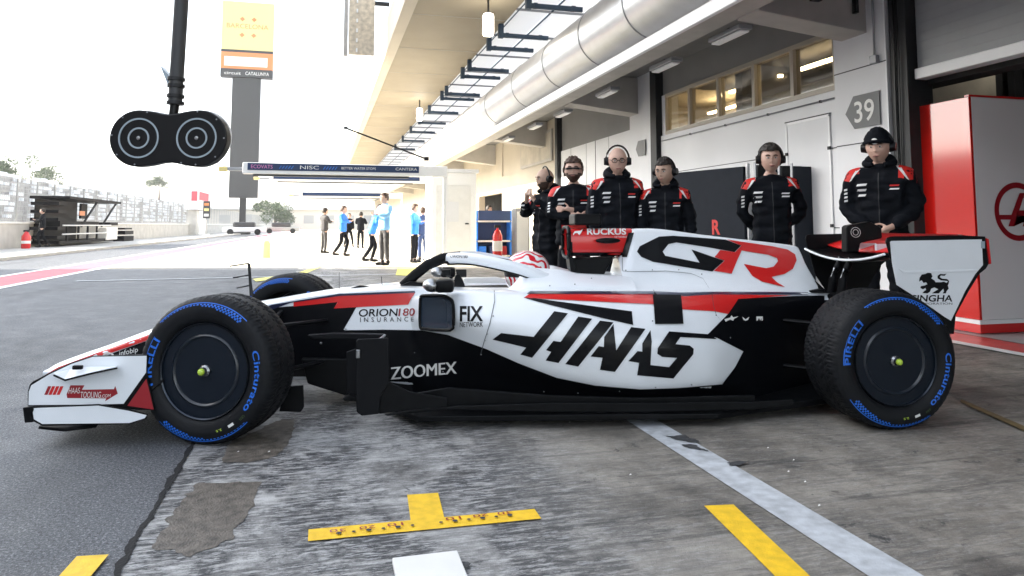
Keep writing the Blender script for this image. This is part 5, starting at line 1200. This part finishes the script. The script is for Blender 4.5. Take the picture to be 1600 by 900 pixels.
    if hair: shell(lambda a, b: (.42 if b < -.35 else (.0 if b < .1 else -.45)), 1.14 if not detail or hood else 1.19, hair, 'hair', .014)
    for e in extras:
        if e == 'headset':
            for q in (1, -1):
                b = bmesh.new(); bmesh.ops.create_cone(b, cap_ends=True, segments=20, radius1=.038, radius2=.030, depth=.040, matrix=Matrix.Translation((q*.094, .008, -.005)) @ Matrix.Rotation(q*math.pi/2, 4, 'Y')); part('ear_cup', b, 'plastic')
            b = bmesh.new(); tube(b, [(.098*math.cos(a), .008, .002+.128*math.sin(a)) for a in [math.pi*k/14 for k in range(15)]], .008, 8); part('headband', b, 'plastic')
        if e == 'mic': b = bmesh.new(); tube(b, [(-.105, -.01, -.02), (-.085, -.08, -.055), (-.03, -.112, -.068)], .0035, 6); part('microphone', b, 'plastic')
        if e == 'glasses':
            b = bmesh.new()
            for q in (1, -1): tube(b, [(q*.032+.022*math.cos(a), -.100, .008+.016*math.sin(a)) for a in [2*math.pi*k/16 for k in range(17)]], .0024, 5, False); tube(b, [(q*.054, -.099, .012), (q*.078, -.02, .012)], .0024, 5)
            tube(b, [(-.01, -.103, .012), (.01, -.103, .012)], .0024, 5); part('glasses', b, 'plastic')
        if e == 'shades':
            b = bmesh.new(); tube(b, [(-.075, -.04, .010), (-.055, -.094, .008), (0, -.107, .010), (.055, -.094, .008), (.075, -.04, .010)], [.004, .010, .007, .010, .004], 8); part('sunglasses', b, 'plastic')
        if e == 'beard': 
            b = bmesh.new(); r = bmesh.ops.create_uvsphere(b, u_segments=30, v_segments=24, radius=1)['verts']; kill = [v for v in r if v.co.z > -.38+.25*abs(v.co.x) or v.co.y > .15 or (v.co.z > -.62 and abs(v.co.x) < .22 and v.co.z < -.38 and False)]
            for v in r: xx, yy, zz = v.co; t = max(0, (-.1-zz)/.9); v.co = Vector((xx*.083*(1-.20*t), yy*.102*(1-.10*t)-.012*t, zz*.118))
            bmesh.ops.delete(b, geom=kill, context='VERTS'); part('beard', b, 'brown')
        if e == 'beanie':
            shell(lambda a, b: .22 if b < 0 else -.15, 1.16, 'jacket', 'beanie', .006); b = bmesh.new(); ell(b, (0, -.104, .048), (.022, .006, .022), 14, 8); part('round_badge', b, 'offwhite')
            b = bmesh.new(); tube(b, [(.088*math.cos(a), .106*math.sin(a), .028-.018*math.sin(a)) for a in [2*math.pi*k/26 for k in range(27)]], .013, 8, False); part('beanie_fold', b, 'jacket')
        if e == 'cap_band': b = bmesh.new(); tube(b, [(.02+.09*math.cos(a), -.02, .03+.11*math.sin(a)) for a in [math.pi*k/14 for k in range(15)]], .012, 8); part('headband', b, 'plastic')
        if e == 'collar': b = bmesh.new(); bmesh.ops.create_uvsphere(b, u_segments=8, v_segments=6, radius=.001)
    if hood and detail:
        b = bmesh.new(); ell(b, (0, .075, 1.535), (.125, .085, .085), 18, 14); tube(b, [(.100*math.cos(a), .015+.105*math.sin(a), 1.525+.02*math.sin(a)) for a in [-.36*math.pi+1.72*math.pi*k/20 for k in range(21)]], [.018+.024*math.sin(math.pi*k/20) for k in range(21)], 10); o = obj('hood', b, jacket, P_, True)
    if detail:
        JV = bvh_of([jm], P_)
        def onj(off=.004):
            def fn(u, v):
                h = JV.ray_cast(Vector((u, -1, v)), Vector((0, 1, 0)), 2); return None if h[0] is None else h[0]+Vector((0, -off, 0))
            return fn
        def ont(u, v):
            h = JV.ray_cast(Vector((u, v, 2.2)), Vector((0, 0, -1)), 1.2); return None if (h[0] is None or h[0].z < 1.33) else h[0]+Vector((0, 0, .004))
        def jd(name, pts, m, off=.004): conform(name, flat2d([pts]), onj(off), m, P_, .02, .08)
        for sg in (1, -1):
            jd('shoulder_panel', [(sg*.145, 1.52), (sg*.30, 1.52), (sg*.258, 1.385), (sg*.218, 1.375)], 'jred'); conform('shoulder_panel', flat2d([[(sg*.14, -.10), (sg*.262, -.10), (sg*.262, .08), (sg*.14, .08)]]), ont, 'jred', P_, .02, .08)
            jd('shoulder_stripe', [(sg*.118, 1.50), (sg*.140, 1.52), (sg*.216, 1.375), (sg*.200, 1.385)], 'jwhite', .006)
        for k, (w0, w1) in enumerate(((.0, .075), (.003, .07), (.01, .065))):
            zz = 1.335-k*.042; jd('chest_mark', [(-.165+w0, zz), (-.155+w0, zz+.018), (-.165+w1+.01, zz+.02), (-.165+w1, zz+.002)], 'jwhite')
        for k in range(2): zz = 1.33-k*.028; jd('chest_mark', [(.075, zz), (.082, zz+.012), (.148, zz+.012), (.142, zz)], 'jred' if (k == 0 and len(extras) > 1) else 'jwhite')
        jd('zip', [(-.004, .80), (.004, .80), (.004, 1.44), (-.004, 1.44)], 'post', .003)
        for sg in (-1,):
            for k in range(4): zz = 1.30-k*.03; jd('sleeve_mark', [(-.265, zz), (-.238, zz+.004), (-.236, zz+.02), (-.262, zz+.016)], 'jwhite')
    return P_
DN = {'L': ((.245, .03, 1.17), (.235, -.04, .93), (0, -.1, -1), (-1, 0, 0)), 'R': ((-.245, .03, 1.17), (-.235, -.04, .93), (0, -.1, -1), (1, 0, 0))}
BACK = {'L': ((.275, .08, 1.18), (.10, .17, 1.00), (-1, .1, -.3), (0, -1, 0)), 'R': ((-.275, .08, 1.18), (-.10, .17, 1.00), (1, .1, -.3), (0, -1, 0))}
FRONT = {'L': ((.27, .03, 1.16), (.08, -.17, 1.0), (-1, -.2, -.4), (0, 1, 0)), 'R': ((-.27, .03, 1.16), (-.08, -.17, 1.0), (1, -.2, -.4), (0, 1, 0))}
CROSS = {'L': ((.25, -.08, 1.19), (-.02, -.20, 1.24), (-1, -.05, .05), (0, 1, 0)), 'R': ((-.25, -.08, 1.19), (.02, -.21, 1.18), (1, -.05, .1), (0, 1, 0))}
PHOTO = {'L': ((.25, -.12, 1.24), (.06, -.27, 1.40), (-.5, -.2, .9), (0, 1, 0)), 'R': ((-.25, -.12, 1.24), (-.06, -.27, 1.40), (.5, -.2, .9), (0, 1, 0))}
make_person(2.37, 7.55, 1.70, -62, 'man in long black coat raising both hands to his face, leftmost of the crew', PHOTO, skin='skin2', hair=None, extras=('headset', 'beard'), headyaw=-.35, headpitch=.10, long=True, group='team crew in black watching the car')
p = make_person(2.47, 6.95, 1.76, -22, 'bearded man with arms crossed over a red and black race suit', CROSS, hair='brown', extras=('shades', 'beard'), headpitch=.0, hood=False, group='team crew in black watching the car')
make_person(2.73, 6.42, 1.82, -12, 'tall bald man in glasses and black team jacket standing in the middle of the crew', DN, hair=None, extras=('headset', 'glasses'), group='team crew in black watching the car', bulk=1.03, headpitch=.16, headyaw=-.12)
make_person(3.13, 6.21, 1.70, -30, 'dark haired man with headset microphone in front of the dark display board', DN, skin='skin2', hair='hair', extras=('headset', 'mic'), headyaw=-.38, headpitch=.14, bulk=.95, group='team crew in black watching the car')
make_person(3.98, 5.78, 1.81, -28, 'young man in ear defenders with hands behind his back before the hatch', BACK, hair='hair', extras=('headset',), hood=False, bulk=.92, headpitch=.05, group='team crew in black watching the car')
make_person(4.50, 5.02, 1.86, -48, 'man in black beanie and hooded jacket beside the red partition', FRONT, hair=None, extras=('beanie', 'headset'), headyaw=-.10, headpitch=.16, bulk=1.05, group='team crew in black watching the car')
# race suit details of the bearded man: red waist panel and number
JV2 = bvh_of([c for c in p.children if c.name.startswith('jacket')], p)
def onp2(u, v):
    h = JV2.ray_cast(Vector((u, -1, v)), Vector((0, 1, 0)), 2); return None if h[0] is None else h[0]+Vector((0, -.004, 0))
conform('waist_panel', flat2d([[(-.12, .92), (.14, .92), (.14, 1.08), (-.12, 1.08)]]), onp2, 'jred', p, .02, .08)
conform('waist_stripe', flat2d([[(-.10, .965), (.10, .975), (.10, 1.02), (-.10, 1.01)]]), lambda u, v: (lambda q: q and q+Vector((0, -.003, 0)))(onp2(u, v)), 'jwhite', p, .02, .08)
# driver
d = make_person(0, 0, 1.70, 90, 'racing driver in a red and white helmet sitting in the cockpit', FRONT, {'L': ((.12, -.5, .95), (.12, -.95, .9)), 'R': ((-.12, -.5, .95), (-.12, -.95, .9))}, jacket='jwhite', trousers='jwhite', detail=0, hood=False)
hp_ = K(826, 416, 0); d.parent = None
d.scale = (.93, .93, .93); hw = CM @ K(826, 427, 0); d.rotation_euler = (0, 0, math.atan2(rear.y, rear.x)-math.pi/2)
bpy.context.view_layer.update(); off = d.matrix_world.to_3x3() @ Vector((0, -.022, 1.665)); d.location = hw-off
bm = bmesh.new(); r = bmesh.ops.create_uvsphere(bm, u_segments=48, v_segments=32, radius=1)['verts']
for v in r:
    x_, y_, z_ = v.co; v.co = Vector((x_*.135, y_*.155+(-.02 if z_ < -.2 and y_ < 0 else 0)*(-z_), z_*.140))
def helmet_mat():
    m = mat('helmet_swirl', (.8, .8, .8), .2, coat=.8); n = m.node_tree; b = n.nodes['Principled BSDF']; tc = n.nodes.new('ShaderNodeTexCoord'); wv = n.nodes.new('ShaderNodeTexWave'); wv.inputs['Scale'].default_value = 9; wv.inputs['Distortion'].default_value = 9; wv.inputs['Detail'].default_value = 1; wv.inputs['Detail Scale'].default_value = 1.2
    cr_ = n.nodes.new('ShaderNodeValToRGB'); cr_.color_ramp.interpolation = 'CONSTANT'; cr_.color_ramp.elements[0].color = (.8, .8, .8, 1); cr_.color_ramp.elements[1].position = .5; cr_.color_ramp.elements[1].color = (.62, .015, .03, 1)
    n.links.new(tc.outputs['Object'], wv.inputs['Vector']); n.links.new(wv.outputs['Fac'], cr_.inputs[0]); n.links.new(cr_.outputs[0], b.inputs['Base Color']); return m
he = obj('helmet', bm, helmet_mat(), d, True); he.location = (0, -.03, 1.68)
bm = bmesh.new()
for i in range(21):
    for j in range(5): pass
rows = []
for j in range(6):
    el = -.05-.32*j/5+.12; rows.append([bm.verts.new((math.sin(a)*.139*math.cos(el), -math.cos(a)*.160*math.cos(el), math.sin(el)*.140)) for a in [-1.25+2.5*i/24 for i in range(25)]])
for a, b in zip(rows, rows[1:]):
    for k in range(24): bm.faces.new((a[k], a[k+1], b[k+1], b[k]))
vz = obj('visor', bm, 'plastic', d, True); vz.location = (0, -.03, 1.68)
# far group
WALK = {'L': ((.10, -.16, .52), (.12, -.05, .10)), 'R': ((-.11, .02, .50), (-.13, .26, .13))}
OPEN = {'L': ((.17, -.03, .50), (.25, .02, .09)), 'R': ((-.16, -.03, .50), (-.24, .02, .09))}
HOLD = {'L': ((.27, -.08, 1.22), (.10, -.27, 1.25), (-.5, -.6, .2), (0, 0, 1)), 'R': ((-.27, -.08, 1.22), (-.10, -.27, 1.25), (.5, -.6, .2), (0, 0, 1))}
G2 = 'people on the far pit apron'
def at(px_, py_): g_ = G(px_, py_); return g_.x, g_.y
x, y = at(506, 396); make_person(x, y, 1.72, 120, 'person in black jacket with a backpack far down the lane', HOLD, None, 'greyc', 'greyc', detail=0, group=G2, hair='hair')
x, y = at(535, 401); make_person(x, y, 1.72, 70, 'person in blue shirt and black trousers looking down, left of the far blue group', HOLD, WALK, 'sky', 'trouser', detail=0, group=G2, hair='brown', hood=False)
x, y = at(580, 410); make_person(x, y, 1.66, 100, 'person in blue top and black trousers bending forward in mid stride', HOLD, WALK, 'sky', 'trouser', detail=0, group=G2, hair='brown', hood=False, lean=.35)
x, y = at(600, 415); make_person(x, y, 1.92, -60, 'tall person in pale blue shirt and grey trousers nearest of the blue group', HOLD, None, 'pale', 'greyc', detail=0, group=G2, hair='brown', hood=False)
x, y = at(647, 411); make_person(x, y, 1.66, 60, 'person in bright blue jacket standing left of the white booth', HOLD, None, 'sky', 'trouser', detail=0, group=G2, hair='brown', hood=False)
x, y = at(660, 408); make_person(x, y, 1.60, 200, 'person in navy top with pale stripes half hidden by the white booth', DN, None, 'navyc', 'navyc', detail=0, group=G2, hair='brown', hood=False)
x, y = at(548, 386); make_person(x-.1, y, 1.65, 20, 'small distant person in black between the blue group', DN, OPEN, 'jacket', 'trouser', detail=0, group=G2, hair='hair', hood=False)
x, y = at(563, 388); make_person(x, y, 1.68, 160, 'small distant person in black just left of the bending person', HOLD, None, 'jacket', 'trouser', detail=0, group=G2, hair='hair', hood=False)
make_person(5.9, 26.0, 1.80, 60, 'person in pale blue shirt standing in the doorway behind the blue rack', DN, None, 'pale', 'navyc', detail=0, group=G2, hair='hair', hood=False)
make_person(-11.7, 35.0, 1.70, -80, 'person dressed in black at the pit wall left of the black stand', HOLD, WALK, 'jacket', 'trouser', detail=0, group=G2, hair='hair', hood=False, z=.1)
